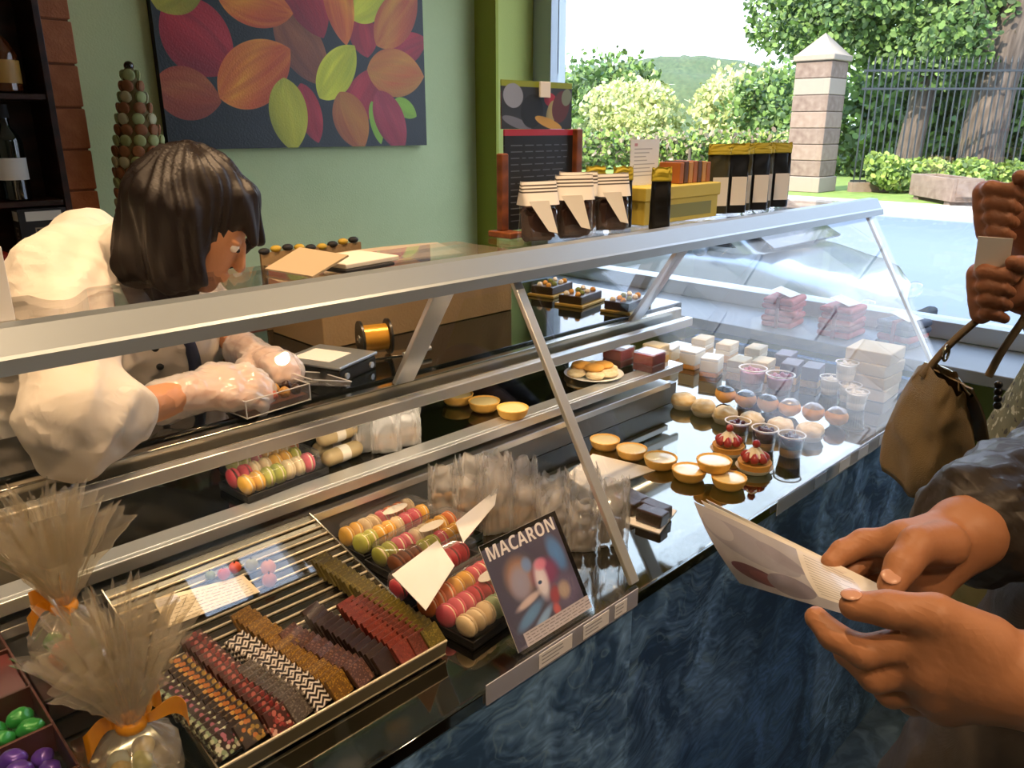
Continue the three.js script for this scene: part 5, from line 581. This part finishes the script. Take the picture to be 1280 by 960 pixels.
// --- shop assistant behind the counter ---
{ const B = [0.32, FY, -1.78], t = thing('person', 'dark-haired shop assistant in white jacket bending over the counter with gloved hands', 'person', B);
  const hc = [0.572, 1.343, -1.345], shR = [0.36, 1.265, -1.40], shL = [0.50, 1.27, -1.68], elR = [0.285, 1.112, -1.135], wrR = [0.462, 1.098, -1.205], elL = [0.66, 1.15, -1.62], wrL = [0.655, 1.092, -1.36], hip = [0.22, 0.92, -1.74], chest = [0.40, 1.15, -1.57], neck = [0.475, 1.29, -1.46];
  const yaw = -0.6, pit = 0.6, HS = 0.9;
  const hR = hand(wrR, [[0.535, 1.108, -1.225], [0.536, 1.099, -1.205], [0.53, 1.089, -1.19], [0.521, 1.081, -1.178]], [[[0.535, 1.108, -1.225], [0.572, 1.108, -1.222], [0.592, 1.094, -1.215], [0.6, 1.08, -1.21]], [[0.536, 1.099, -1.205], [0.575, 1.098, -1.2], [0.594, 1.082, -1.195], [0.598, 1.068, -1.192]], [[0.53, 1.089, -1.19], [0.566, 1.086, -1.182], [0.584, 1.072, -1.18], [0.586, 1.06, -1.18]], [[0.521, 1.081, -1.178], [0.55, 1.076, -1.168], [0.565, 1.064, -1.166], [0.568, 1.054, -1.168]]], [[0.485, 1.105, -1.22], [0.52, 1.112, -1.24], [0.552, 1.106, -1.25], [0.578, 1.092, -1.248]], 0.023);
  const hL = hand(wrL, [[0.64, 1.098, -1.29], [0.655, 1.1, -1.288], [0.668, 1.097, -1.29], [0.68, 1.09, -1.296]], [[[0.64, 1.098, -1.29], [0.634, 1.104, -1.252], [0.632, 1.096, -1.232], [0.631, 1.083, -1.222]], [[0.655, 1.1, -1.288], [0.65, 1.106, -1.247], [0.648, 1.096, -1.226], [0.647, 1.082, -1.216]], [[0.668, 1.097, -1.29], [0.666, 1.102, -1.252], [0.664, 1.092, -1.232], [0.663, 1.079, -1.224]], [[0.68, 1.09, -1.296], [0.681, 1.094, -1.264], [0.68, 1.085, -1.246], [0.679, 1.075, -1.239]]], [[0.636, 1.09, -1.33], [0.612, 1.088, -1.305], [0.6, 1.082, -1.28], [0.598, 1.075, -1.258]], 0.023);
  const body = [{ a: hip, b: chest, ra: 0.12, rb: 0.10, k: 0.06 }, { a: chest, b: [0.44, 1.25, -1.52], ra: 0.10, rb: 0.06, k: 0.05 }, { a: shR, b: shL, ra: 0.045, rb: 0.045, k: 0.05 }, { a: [0.45, 1.26, -1.5], b: [0.54, 1.33, -1.37], ra: 0.05, rb: 0.045, k: 0.03 }, { a: shR, b: elR, ra: 0.045, rb: 0.036 }, { a: elR, b: wrR, ra: 0.036, rb: 0.025 }, { a: shL, b: elL, ra: 0.045, rb: 0.036 }, { a: elL, b: wrL, ra: 0.036, rb: 0.025 }, { a: [0.24, 0.9, -1.67], b: [0.28, 0.5, -1.66], ra: 0.085, rb: 0.055 }, { a: [0.28, 0.5, -1.66], b: [0.24, FY + 0.08, -1.7], ra: 0.055, rb: 0.035 }, { a: [0.22, 0.9, -1.85], b: [0.26, 0.5, -1.86], ra: 0.085, rb: 0.055 }, { a: [0.26, 0.5, -1.86], b: [0.22, FY + 0.08, -1.9], ra: 0.055, rb: 0.035 }];
  const skin = merge([sdf(body, 0.012), sdf(head(hc, yaw, pit, HS), 0.004, 0.02), sdf(hR, 0.003, 0.004), sdf(hL, 0.003, 0.004)]);
  mesh('body', off(skin, B), M.skin, t); eyes(t, hc, yaw, pit, B, HS);
  // jacket: torso, wide short sleeves
  const jk = [{ a: hip, b: chest, ra: 0.15, rb: 0.135, k: 0.06 }, { a: chest, b: [0.43, 1.235, -1.52], ra: 0.135, rb: 0.085, k: 0.06 }, { a: [0.36, 1.06, -1.60], b: [0.555, 1.125, -1.505], ra: 0.12, rb: 0.10, k: 0.05 }, { a: shR, b: shL, ra: 0.068, rb: 0.068, k: 0.06 }, { a: [0.43, 1.25, -1.51], b: [0.475, 1.285, -1.46], ra: 0.07, rb: 0.058, k: 0.03 }, { a: shR, b: elR, ra: 0.07, rb: 0.066, k: 0.04 }, { a: elR, b: [0.345, 1.112, -1.165], ra: 0.066, rb: 0.054, k: 0.03 }, { a: shL, b: elL, ra: 0.07, rb: 0.07, k: 0.04 }, { a: elL, b: [0.645, 1.1, -1.55], ra: 0.068, rb: 0.06 }];
  const jg = sdf(jk, 0.008); { const p = jg.attributes.position, n = jg.attributes.normal; for (let i = 0; i < p.count; i++) { const x = p.getX(i), y = p.getY(i), z = p.getZ(i), w = noise.noise(x * 4 + y * 5, y * 14 - x * 13, z * 6), w2 = noise.noise(x * 9 - y * 6, y * 26 + x * 22, z * 12 + 4), d = 0.0085 * (1 - 2.2 * Math.abs(w)) + 0.0034 * (1 - 2.4 * Math.abs(w2)) - 0.005; p.setXYZ(i, x + n.getX(i) * d, y + n.getY(i) * d, z + n.getZ(i) * d); } jg.computeVertexNormals(); }
  const jacket = mesh('jacket', off(jg, B), M.shirt, t);
  mesh('scarf', off(merge([tube([[0.50, 1.24, -1.40], [0.545, 1.16, -1.405], [0.565, 1.09, -1.41], [0.56, 1.03, -1.42]], 0.012, 20, 8), tube([[0.52, 1.24, -1.44], [0.57, 1.16, -1.43], [0.59, 1.10, -1.43], [0.588, 1.04, -1.44]], 0.011, 20, 8)]), B), M.navy, t);
  for (let k = 0; k < 4; k++) mesh('button', new THREE.SphereGeometry(0.007, 10, 8).translate(0.497 - B[0] + k * 0.004, 1.16 - FY - k * 0.035, -1.418 - B[2]), M.black, jacket);
  mesh('trousers', off(sdf([{ a: [0.22, 0.88, -1.69], b: [0.22, 0.88, -1.84], ra: 0.13, rb: 0.13 }, { a: [0.24, 0.86, -1.67], b: [0.28, 0.5, -1.66], ra: 0.105, rb: 0.075 }, { a: [0.28, 0.5, -1.66], b: [0.24, FY + 0.1, -1.7], ra: 0.075, rb: 0.06 }, { a: [0.22, 0.86, -1.85], b: [0.26, 0.5, -1.86], ra: 0.105, rb: 0.075 }, { a: [0.26, 0.5, -1.86], b: [0.22, FY + 0.1, -1.9], ra: 0.075, rb: 0.06 }], 0.012), B), M.blackMatte, t);
  for (const [x, z] of [[0.27, -1.7], [0.25, -1.9]]) mesh('shoe', off(sdf([{ a: [x - 0.04, FY + 0.045, z], b: [x + 0.14, FY + 0.035, z], ra: 0.044, rb: 0.033 }], 0.008), B), M.black, t);
  // bob haircut: a cap swept over the skull with strand ridges
  const E = new THREE.Euler(0, yaw, -pit, 'YXZ'), H = (x, y, z) => V(x, y, z).applyEuler(E).add(V(...hc)).toArray();
  const hp = [{ c: H(-0.026, 0.036, 0), r: [0.094, 0.09, 0.083], ry: yaw, rz: -pit, k: 0.02 }, { a: H(-0.05, 0.01, 0.055), b: [0.505, 1.268, -1.318], ra: 0.044, rb: 0.03, k: 0.03 }, { a: H(-0.01, 0.02, 0.07), b: [0.54, 1.262, -1.288], ra: 0.022, rb: 0.016, k: 0.03 }, { a: H(-0.07, 0.0, 0), b: [0.485, 1.285, -1.39], ra: 0.058, rb: 0.045, k: 0.03 }, { a: H(0.045, 0.085, 0.02), b: H(0.096, 0.03, 0.032), ra: 0.022, rb: 0.008, k: 0.02 }, { a: H(0.045, 0.085, -0.02), b: H(0.1, 0.03, -0.012), ra: 0.022, rb: 0.008, k: 0.02 }, { a: H(0.03, FY + 0.08, -0.04), b: H(0.085, 0.01, -0.055), ra: 0.024, rb: 0.01, k: 0.02 }, { a: H(0.01, 0.03, -0.072), b: [0.655, 1.262, -1.40], ra: 0.026, rb: 0.012, k: 0.03 }, { a: H(-0.03, 0.0, -0.07), b: [0.61, 1.27, -1.43], ra: 0.035, rb: 0.022, k: 0.03 }];
  const hg = sdf(hp, 0.004); { const p = hg.attributes.position, n = hg.attributes.normal; for (let i = 0; i < p.count; i++) { const x = p.getX(i) - hc[0], y = p.getY(i) - hc[1], z = p.getZ(i) - hc[2], a = Math.atan2(z, x) * 26, d = 0.0022 * Math.sin(a + 5 * noise.noise(x * 20, y * 8, z * 20)) + 0.003 * noise.noise(x * 50, y * 12, z * 50); p.setXYZ(i, p.getX(i) + n.getX(i) * d, p.getY(i) + n.getY(i) * d, p.getZ(i) + n.getZ(i) * d); } hg.computeVertexNormals(); }
  mesh('hair', off(hg, B), M.hair, t);
  // thin plastic gloves over hands and wrists
  const glove = phy('#ffffff', 0.22, { transmission: 0.62, thickness: 0, ior: 1.4 });
  const gl = (pr, cuff) => { const g = sdf([...pr.map((q) => ({ ...q, ra: q.ra + 0.003, rb: q.rb + 0.003, k: 0.012 })), cuff], 0.004); const p = g.attributes.position, n = g.attributes.normal; for (let i = 0; i < p.count; i++) { const d = 0.0022 * (1 - 2.5 * Math.abs(noise.noise(p.getX(i) * 55, p.getY(i) * 55, p.getZ(i) * 55))); p.setXYZ(i, p.getX(i) + n.getX(i) * d, p.getY(i) + n.getY(i) * d, p.getZ(i) + n.getZ(i) * d); } g.computeVertexNormals(); return g; };
  mesh('glove', off(gl(hR, { a: [0.43, 1.092, -1.212], b: wrR, ra: 0.036, rb: 0.03 }), B), glove, t); mesh('glove', off(gl(hL, { a: [0.655, 1.094, -1.40], b: wrL, ra: 0.036, rb: 0.03 }), B), glove, t);
}
{ // the clear box of sweets she is packing, lid swung open
  const t = thing('sweet_box', 'small clear plastic box of sweets held open by gloved hands', 'clear box', [0.592, 1.052, -1.188], 0.1);
  mesh('box', merge([bx(-0.062, 0.062, 0, 0.0015, -0.032, 0.032, 0), bx(-0.062, 0.062, 0.0015, 0.03, 0.0305, 0.032, 0), bx(-0.062, 0.062, 0.0015, 0.03, -0.032, -0.0305, 0), bx(-0.062, -0.0605, 0.0015, 0.03, -0.0305, 0.0305, 0), bx(0.0605, 0.062, 0.0015, 0.03, -0.0305, 0.0305, 0)]), M.clear, t);
  const edge = phy('#f2f4f4', 0.2, { transmission: 0.35, thickness: 0 }), E4 = (x0, x1, y, z0, z1) => [rod([x0, y, z0], [x1, y, z0], 0.0011, 6), rod([x0, y, z1], [x1, y, z1], 0.0011, 6), rod([x0, y, z0], [x0, y, z1], 0.0011, 6), rod([x1, y, z0], [x1, y, z1], 0.0011, 6)];
  mesh('box_edge', merge([...E4(-0.062, 0.062, 0.03, -0.032, 0.032), ...E4(-0.062, 0.062, 0.0012, -0.032, 0.032), rod([0.062, 0, 0.032], [0.062, 0.03, 0.032], 0.0011, 6), rod([-0.062, 0, 0.032], [-0.062, 0.03, 0.032], 0.0011, 6)]), edge, t);
  mesh('lid_edge', merge(E4(0.063, 0.15, 0.008, -0.045, 0.04)).rotateZ(-0.28).translate(0, 0.048, 0), edge, t); mesh('fudge_layer', bx(-0.0595, 0.0595, 0.0018, 0.012, -0.03, 0.03, 0.001), chocMilk, t);
  for (let k = 0; k < 10; k++) mesh('sweet', jitter(new THREE.SphereGeometry(0.0095, 10, 8), 0.002, 130, k), [choc, chocMilk, std('#b8562a', 0.5), gold, choc][k % 5], t).position.set(-0.048 + (k % 5) * 0.0235, 0.0205, (k > 4 ? 1 : -1) * 0.014);
  const lid = mesh('lid', merge([bx(0.063, 0.15, -0.002, -0.0005, -0.045, 0.04, 0), bx(0.063, 0.15, -0.0005, 0.008, 0.0385, 0.04, 0), bx(0.063, 0.15, -0.0005, 0.008, -0.045, -0.0435, 0), bx(0.1485, 0.15, -0.0005, 0.008, -0.0435, 0.0385, 0)]).rotateZ(-0.28).translate(0, 0.048, 0), M.clear, t); }
// --- customer holding the leaflet ---
{ const B = [0.93, FY, 0.1], t = thing('person', 'customer in dark brown coat holding a folded leaflet with both hands', 'person', B);
  const wL = [0.506, 1.182, -0.058], wR = [0.652, 1.194, -0.144], elL = [0.66, 1.11, 0.16], shL = [0.86, 1.36, 0.24], elR = [0.905, 1.165, -0.125], shR = [1.04, 1.36, -0.04], hc = [0.87, 1.62, 0.05];
  const LF = [[[0.476, 1.198, -0.115], [0.457, 1.183, -0.145], [0.458, 1.184, -0.165], [0.462, 1.189, -0.179]], [[0.475, 1.178, -0.114], [0.465, 1.164, -0.138], [0.481, 1.161, -0.162], [0.491, 1.165, -0.176]], [[0.483, 1.161, -0.109], [0.48, 1.147, -0.131], [0.496, 1.142, -0.152], [0.508, 1.148, -0.167]], [[0.493, 1.147, -0.103], [0.498, 1.134, -0.123], [0.51, 1.131, -0.14], [0.517, 1.136, -0.149]]];
  const LT = [[0.491, 1.204, -0.087], [0.473, 1.218, -0.113], [0.463, 1.216, -0.136], [0.457, 1.212, -0.155]];
  const RF = [[[0.604, 1.193, -0.175], [0.597, 1.183, -0.202], [0.583, 1.176, -0.212], [0.572, 1.17, -0.216]], [[0.609, 1.177, -0.17], [0.61, 1.164, -0.2], [0.596, 1.157, -0.207], [0.582, 1.15, -0.208]], [[0.613, 1.164, -0.162], [0.623, 1.149, -0.192], [0.61, 1.142, -0.2], [0.595, 1.138, -0.202]], [[0.618, 1.153, -0.155], [0.623, 1.141, -0.176], [0.616, 1.135, -0.185], [0.608, 1.132, -0.188]]];
  const RT = [[0.604, 1.201, -0.147], [0.579, 1.206, -0.158], [0.558, 1.197, -0.16], [0.543, 1.186, -0.161]];
  const hL = hand(wL, LF.map((f) => f[0]), LF, LT, 0.027), hR = hand(wR, RF.map((f) => f[0]), RF, RT, 0.027, 1.06);
  hL.push({ a: [0.538, 1.173, -0.0], b: wL, ra: 0.028, rb: 0.027, k: 0.01 }); hR.push({ a: [0.7, 1.19, -0.142], b: wR, ra: 0.027, rb: 0.026, k: 0.01 });
  const yaw = Math.PI - 0.55, pit = 0.35;
  const body = [{ a: [0.95, 0.95, 0.1], b: [0.95, 1.3, 0.1], ra: 0.12, rb: 0.10, k: 0.05 }, { a: shL, b: shR, ra: 0.05, rb: 0.05, k: 0.05 }, { a: [0.94, 1.36, 0.1], b: [0.89, 1.54, 0.06], ra: 0.055, rb: 0.052, k: 0.03 }, { a: shL, b: elL, ra: 0.046, rb: 0.037 }, { a: elL, b: wL, ra: 0.037, rb: 0.0265 }, { a: shR, b: elR, ra: 0.046, rb: 0.037 }, { a: elR, b: wR, ra: 0.037, rb: 0.0255 }, { a: [0.93, 0.92, 0.18], b: [0.91, 0.5, 0.19], ra: 0.085, rb: 0.055 }, { a: [0.91, 0.5, 0.19], b: [0.93, FY + 0.08, 0.2], ra: 0.055, rb: 0.035 }, { a: [0.97, 0.92, 0.02], b: [0.95, 0.5, 0.02], ra: 0.085, rb: 0.055 }, { a: [0.95, 0.5, 0.02], b: [0.97, FY + 0.08, 0.02], ra: 0.055, rb: 0.035 }];
  mesh('body', off(merge([sdf(body, 0.012), sdf(head(hc, yaw, pit), 0.005, 0.02), sdf(hL, 0.0026, 0.004), sdf(hR, 0.0026, 0.004)]), B), M.skinTan, t); eyes(t, hc, yaw, pit, B);
  const nail = (p, n, s) => { const g = new THREE.SphereGeometry(1, 12, 8).scale(0.0058 * s, 0.0016, 0.0068 * s); const o = new THREE.Object3D(); o.position.set(p[0] - B[0], p[1] - B[1], p[2] - B[2]); o.quaternion.setFromUnitVectors(V(0, 1, 0), V(...n).normalize()); o.updateMatrix(); mesh('nail', g.applyMatrix4(o.matrix), M.nail, t); };
  nail([0.455, 1.2205, -0.157], [-0.25, 1, -0.2], 1.0); nail([0.539, 1.195, -0.161], [-0.45, 0.9, 0.2], 1.05);
  const wrinkle = (g, amp, f) => { const p = g.attributes.position, n = g.attributes.normal; for (let i = 0; i < p.count; i++) { const x = p.getX(i), y = p.getY(i), z = p.getZ(i), d = amp * noise.noise(x * f, y * f * 1.6, z * f) + amp * 0.5 * noise.noise(x * f * 2.5, y * f * 3, z * f * 2.5); p.setXYZ(i, x + n.getX(i) * d, y + n.getY(i) * d, z + n.getZ(i) * d); } g.computeVertexNormals(); return g; };
  mesh('coat', off(wrinkle(sdf([{ a: [0.95, 0.62, 0.1], b: [0.95, 1.0, 0.1], ra: 0.24, rb: 0.21, k: 0.06 }, { a: [0.95, 1.0, 0.1], b: [0.95, 1.27, 0.1], ra: 0.2, rb: 0.15, k: 0.06 }, { a: [0.92, 1.2, 0.0], b: [0.83, 0.78, -0.05], ra: 0.12, rb: 0.17, k: 0.05 }, { a: shL, b: shR, ra: 0.072, rb: 0.072, k: 0.06 }, { a: shL, b: elL, ra: 0.07, rb: 0.058, k: 0.03 }, { a: elL, b: [0.59, 1.142, 0.07], ra: 0.058, rb: 0.046, k: 0.02 }, { a: shR, b: elR, ra: 0.07, rb: 0.058, k: 0.03 }, { a: [0.94, 1.37, 0.1], b: [0.93, 1.42, 0.09], ra: 0.075, rb: 0.07, k: 0.03 }], 0.01), 0.008, 14), B), M.coat, t);
  mesh('sleeve', off(wrinkle(sdf([{ a: elR, b: [0.78, 1.178, -0.135], ra: 0.062, rb: 0.05, k: 0.02 }, { a: [0.78, 1.178, -0.135], b: [0.690, 1.188, -0.142], ra: 0.056, rb: 0.052, k: 0.02 }], 0.006), 0.007, 30), B), M.leather, t);
  mesh('trousers', off(sdf([{ a: [0.93, 0.7, 0.18], b: [0.91, 0.45, 0.19], ra: 0.11, rb: 0.08 }, { a: [0.91, 0.45, 0.19], b: [0.93, FY + 0.1, 0.2], ra: 0.08, rb: 0.07 }, { a: [0.97, 0.7, 0.02], b: [0.95, 0.45, 0.02], ra: 0.11, rb: 0.08 }, { a: [0.95, 0.45, 0.02], b: [0.97, FY + 0.1, 0.02], ra: 0.08, rb: 0.07 }], 0.012), B), M.trousers, t);
  for (const z of [0.2, 0.02]) mesh('shoe', off(sdf([{ a: [0.98, FY + 0.045, z + 0.01], b: [0.82, FY + 0.035, z - 0.05], ra: 0.045, rb: 0.034 }], 0.008), B), M.black, t);
  const E = new THREE.Euler(0, yaw, -pit, 'YXZ'), H = (x, y, z) => V(x, y, z).applyEuler(E).add(V(...hc)).toArray();
  mesh('hair', off(sdf([{ c: H(-0.025, 0.035, 0), r: [0.104, 0.1, 0.09], ry: yaw, rz: -pit }, { a: H(-0.06, 0, 0.06), b: H(-0.06, -0.12, 0.07), ra: 0.045, rb: 0.03 }, { a: H(-0.06, 0, -0.06), b: H(-0.06, -0.12, -0.07), ra: 0.045, rb: 0.03 }, { a: H(-0.08, 0, 0), b: H(-0.09, -0.13, 0), ra: 0.05, rb: 0.04 }], 0.006), B), M.hair, t);
}
{ // folded leaflet
  const T = canvasTex(512, 256, (g, w, h) => { g.fillStyle = '#a6a6b2'; g.fillRect(0, 0, w, h); const e = (x, y, a, b, r, c) => { g.fillStyle = c; g.beginPath(); g.ellipse(x, y, a, b, r, 0, 7); g.fill(); }; e(150, 90, 150, 60, 0.2, '#9090a0'); e(120, 200, 90, 30, 0.1, '#5c3448'); e(150, 205, 60, 22, 0.1, '#70404e'); e(230, 200, 80, 44, -0.2, '#7a7688'); e(60, 60, 50, 40, 0.2, '#a0a0ae'); e(250, 80, 70, 30, 0.4, '#8c8a9a'); g.fillStyle = '#e4e0dc'; g.fillRect(310, 0, w - 310, h * 0.8); g.strokeStyle = '#a8a4a2'; g.lineWidth = 3; for (let r = 0; r < 14; r++) { g.beginPath(); g.moveTo(326, 16 + r * 13); g.lineTo(400 + rnd() * 96, 16 + r * 13); g.stroke(); } g.fillStyle = '#2a262a'; g.fillRect(420, 180, 60, 12); });
  const P1 = V(0.617, 1.152, -0.372), P2 = V(0.577, 1.113, -0.295), R1 = V(0.552, 1.175, -0.168), R2 = V(0.482, 1.193, -0.127);
  const t = thing('leaflet', 'folded printed leaflet held by the customer in the coat', 'leaflet', [0.555, 1.16, -0.24]); const o = V(0.555, 1.16, -0.24), N = R2.clone().sub(P2).cross(P1.clone().sub(P2)).normalize(); if (N.dot(V(0, 1.5, 0).sub(P2)) < 0) N.negate();
  const S = (d0, d1, bow, side) => sheet(14, 6, (u, v) => { const a = P2.clone().lerp(R2, u), b = P1.clone().lerp(R1, u); a.lerp(b, v).addScaledVector(N, d0 * (1 - u) * (1 - v * 0.5) + d1 + bow * Math.sin(v * Math.PI)).sub(o); return [a.x, a.y, a.z]; }, 0.0006);
  mesh('cover', S(0.0, 0.0, 0.004), phy('#ffffff', 0.35, { map: T, clearcoat: 0.3 }), t); mesh('inner_page', S(-0.012, -0.002, 0.001), M.paper, t); mesh('back_page', S(-0.02, -0.0035, -0.002), M.paper, t); }
// --- second customer with the handbag ---
{ const B = [1.5, FY, -0.16], t = thing('person', 'customer in patterned olive dress with raised hands beside the window', 'person', B);
  const w1 = [1.272, 1.392, -0.30], w2 = [1.255, 1.285, -0.285], shR = [1.60, 1.42, -0.30], shL = [1.50, 1.42, 0.0], elR = [1.55, 1.2, -0.27], elL = [1.46, 1.18, -0.09], hc = [1.42, 1.64, -0.2];
  const mk = (w, d) => { const f = (a, b, c) => [w[0] + a, w[1] + b, w[2] + c]; const F = [0, 1, 2, 3].map((i) => [f(-0.045, 0.025 - i * 0.018, -0.03 + i * 0.004), f(-0.07, 0.032 - i * 0.018, -0.018 + i * 0.004), f(-0.066, 0.03 - i * 0.018, 0.004), f(-0.052, 0.024 - i * 0.018, 0.012)]); return hand(w, F.map((q) => q[0]), F, [f(-0.02, 0.02, 0.0), f(-0.035, 0.036, 0.012), f(-0.052, 0.044, 0.016), f(-0.066, 0.048, 0.012)], 0.025); };
  const h1 = mk(w1), h2 = mk(w2), yaw = Math.PI - 0.3, pit = 0.25;
  mesh('body', off(merge([sdf([{ a: [1.52, 0.95, -0.15], b: [1.51, 1.3, -0.15], ra: 0.12, rb: 0.1, k: 0.05 }, { a: shR, b: shL, ra: 0.05, rb: 0.05, k: 0.05 }, { a: [1.5, 1.38, -0.16], b: [1.44, 1.56, -0.19], ra: 0.052, rb: 0.05, k: 0.03 }, { a: shR, b: elR, ra: 0.045, rb: 0.037 }, { a: elR, b: w1, ra: 0.037, rb: 0.025 }, { a: shL, b: elL, ra: 0.045, rb: 0.037 }, { a: elL, b: w2, ra: 0.037, rb: 0.025 }, { a: [1.52, 0.95, -0.08], b: [1.5, 0.5, -0.07], ra: 0.085, rb: 0.055 }, { a: [1.5, 0.5, -0.07], b: [1.52, FY + 0.08, -0.07], ra: 0.055, rb: 0.035 }, { a: [1.52, 0.95, -0.23], b: [1.5, 0.5, -0.24], ra: 0.085, rb: 0.055 }, { a: [1.5, 0.5, -0.24], b: [1.52, FY + 0.08, -0.24], ra: 0.055, rb: 0.035 }], 0.012), sdf(head(hc, yaw, pit), 0.005, 0.02), sdf(h1, 0.003, 0.004), sdf(h2, 0.003, 0.004)]), B), M.skinDeep, t); eyes(t, hc, yaw, pit, B);
  const dressT = dataTex(256, 256, (u, v) => { const a = tfbm(u, v, 9, 3), b = tfbm(u, v, 14, 3, 9); let c = mixc([92, 92, 56], [136, 130, 88], 0.5 + a); if (b > 0.14) c = [190, 186, 150]; if (b < -0.2) c = [58, 56, 34]; return c; }, 4, 4);
  mesh('dress', off(sdf([{ a: [1.52, 0.55, -0.15], b: [1.52, 0.95, -0.15], ra: 0.25, rb: 0.19, k: 0.06 }, { a: [1.52, 0.95, -0.15], b: [1.51, 1.28, -0.15], ra: 0.17, rb: 0.13, k: 0.06 }, { a: [1.40, 1.02, -0.14], b: [1.39, 1.2, -0.16], ra: 0.13, rb: 0.1, k: 0.06 }, { a: shR, b: shL, ra: 0.066, rb: 0.066, k: 0.06 }], 0.01), B), std('#ffffff', 0.85, { map: dressT, bumpMap: clothBump, bumpScale: 0.001 }), t);
  for (const [a, b, c] of [[shR, elR, w1], [shL, elL, w2]]) { const m = a.map((q, i) => 0), e = b.map((q, i) => q + (c[i] - q) * 0.62); mesh('sleeve', off(sdf([{ a, b, ra: 0.064, rb: 0.052 }, { a: b, b: e, ra: 0.052, rb: 0.042 }], 0.008), B), M.leather, t); }
  for (const z of [-0.07, -0.24]) mesh('shoe', off(sdf([{ a: [1.54, FY + 0.045, z], b: [1.38, FY + 0.035, z - 0.02], ra: 0.042, rb: 0.032 }], 0.008), B), M.black, t);
  const E = new THREE.Euler(0, yaw, -pit, 'YXZ'), H = (x, y, z) => V(x, y, z).applyEuler(E).add(V(...hc)).toArray();
  mesh('hair', off(sdf([{ c: H(-0.025, 0.035, 0), r: [0.104, 0.1, 0.09], ry: yaw, rz: -pit }, { a: H(-0.08, 0, 0), b: H(-0.1, -0.16, 0), ra: 0.07, rb: 0.05 }], 0.006), B), M.hair, t);
  const cardT = tag(mesh('small_card', quad([[1.182, 1.318, -0.315], [1.205, 1.312, -0.28], [1.198, 1.362, -0.28], [1.175, 1.364, -0.315]], 0.002), M.paper), 'small white card held by the customer in the patterned dress', 'card');
}
{ // handbag hanging from the second customer's arm
  const o = [1.18, 1.0, -0.33], t = thing('handbag', 'slouchy khaki leather shoulder bag hanging in front of the counter', 'handbag', o);
  const g = grid(48, 22, (u, v) => { const a = u * 2 * Math.PI, sq = (c, p) => Math.sign(c) * Math.pow(Math.abs(c), p); const w = 0.088 * (v < 0.05 ? 0.55 + v * 9 : 1 - 0.28 * v * v), d = 0.046 * (v < 0.05 ? 0.5 + v * 10 : 1 - 0.82 * v * v), n = 0.008 * noise.noise(Math.cos(a) * 2, v * 3, Math.sin(a) * 2) + 0.006 * noise.noise(u * 12, v * 7, 3) * v; return [w * sq(Math.cos(-a), 0.6) + n, 0.17 * v - 0.02 * v * Math.cos(a) * 0.6 - 0.012 * Math.cos(a * 2) * v + n, d * sq(Math.sin(-a), 0.7) + n]; });
  const cap = lathe([[0, 0.002], [0.6, 0.001], [1, 0.004]], 32).scale(0.05, 1, 0.025); const R = (g) => g.rotateY(0.75).rotateZ(0.12);
  mesh('body', R(g), M.tan, t); mesh('bottom', R(cap), M.tan, t); mesh('flap', R(sheet(10, 8, (u, v) => [(u - 0.5) * 0.14 * (1 - 0.1 * v), 0.172 - 0.09 * v - 0.02 * (u - 0.5), 0.012 + 0.034 * Math.sin(v * 1.5) + 0.003 * noise.noise(u * 6, v * 4, 1)], 0.0025)), M.tan, t);
  mesh('zip', R(tube([[-0.07, 0.172, 0.012], [0, 0.178, 0.016], [0.065, 0.165, 0.012]], 0.0025, 20, 6)), M.steel, t); mesh('strap', tube([[-0.02, 0.165, -0.02], [0.005, 0.21, 0.0], [0.04, 0.255, 0.03], [0.075, 0.275, 0.05]], 0.0055, 24, 8).scale(1, 1, 1), M.tan, t); mesh('strap', tube([[0.05, 0.165, 0.045], [0.055, 0.205, 0.055], [0.07, 0.25, 0.07], [0.09, 0.28, 0.075]], 0.0055, 24, 8), M.tan, t); mesh('ring', new THREE.TorusGeometry(0.011, 0.002, 8, 20).translate(0.0, 0.2, 0.0), M.steel, t); for (let k = 0; k < 4; k++) mesh('charm', new THREE.SphereGeometry(0.006, 8, 6).translate(0.07 + k * 0.006, 0.15 - k * 0.012, 0.055), M.black, t);
}
renderer.render(scene, camera);
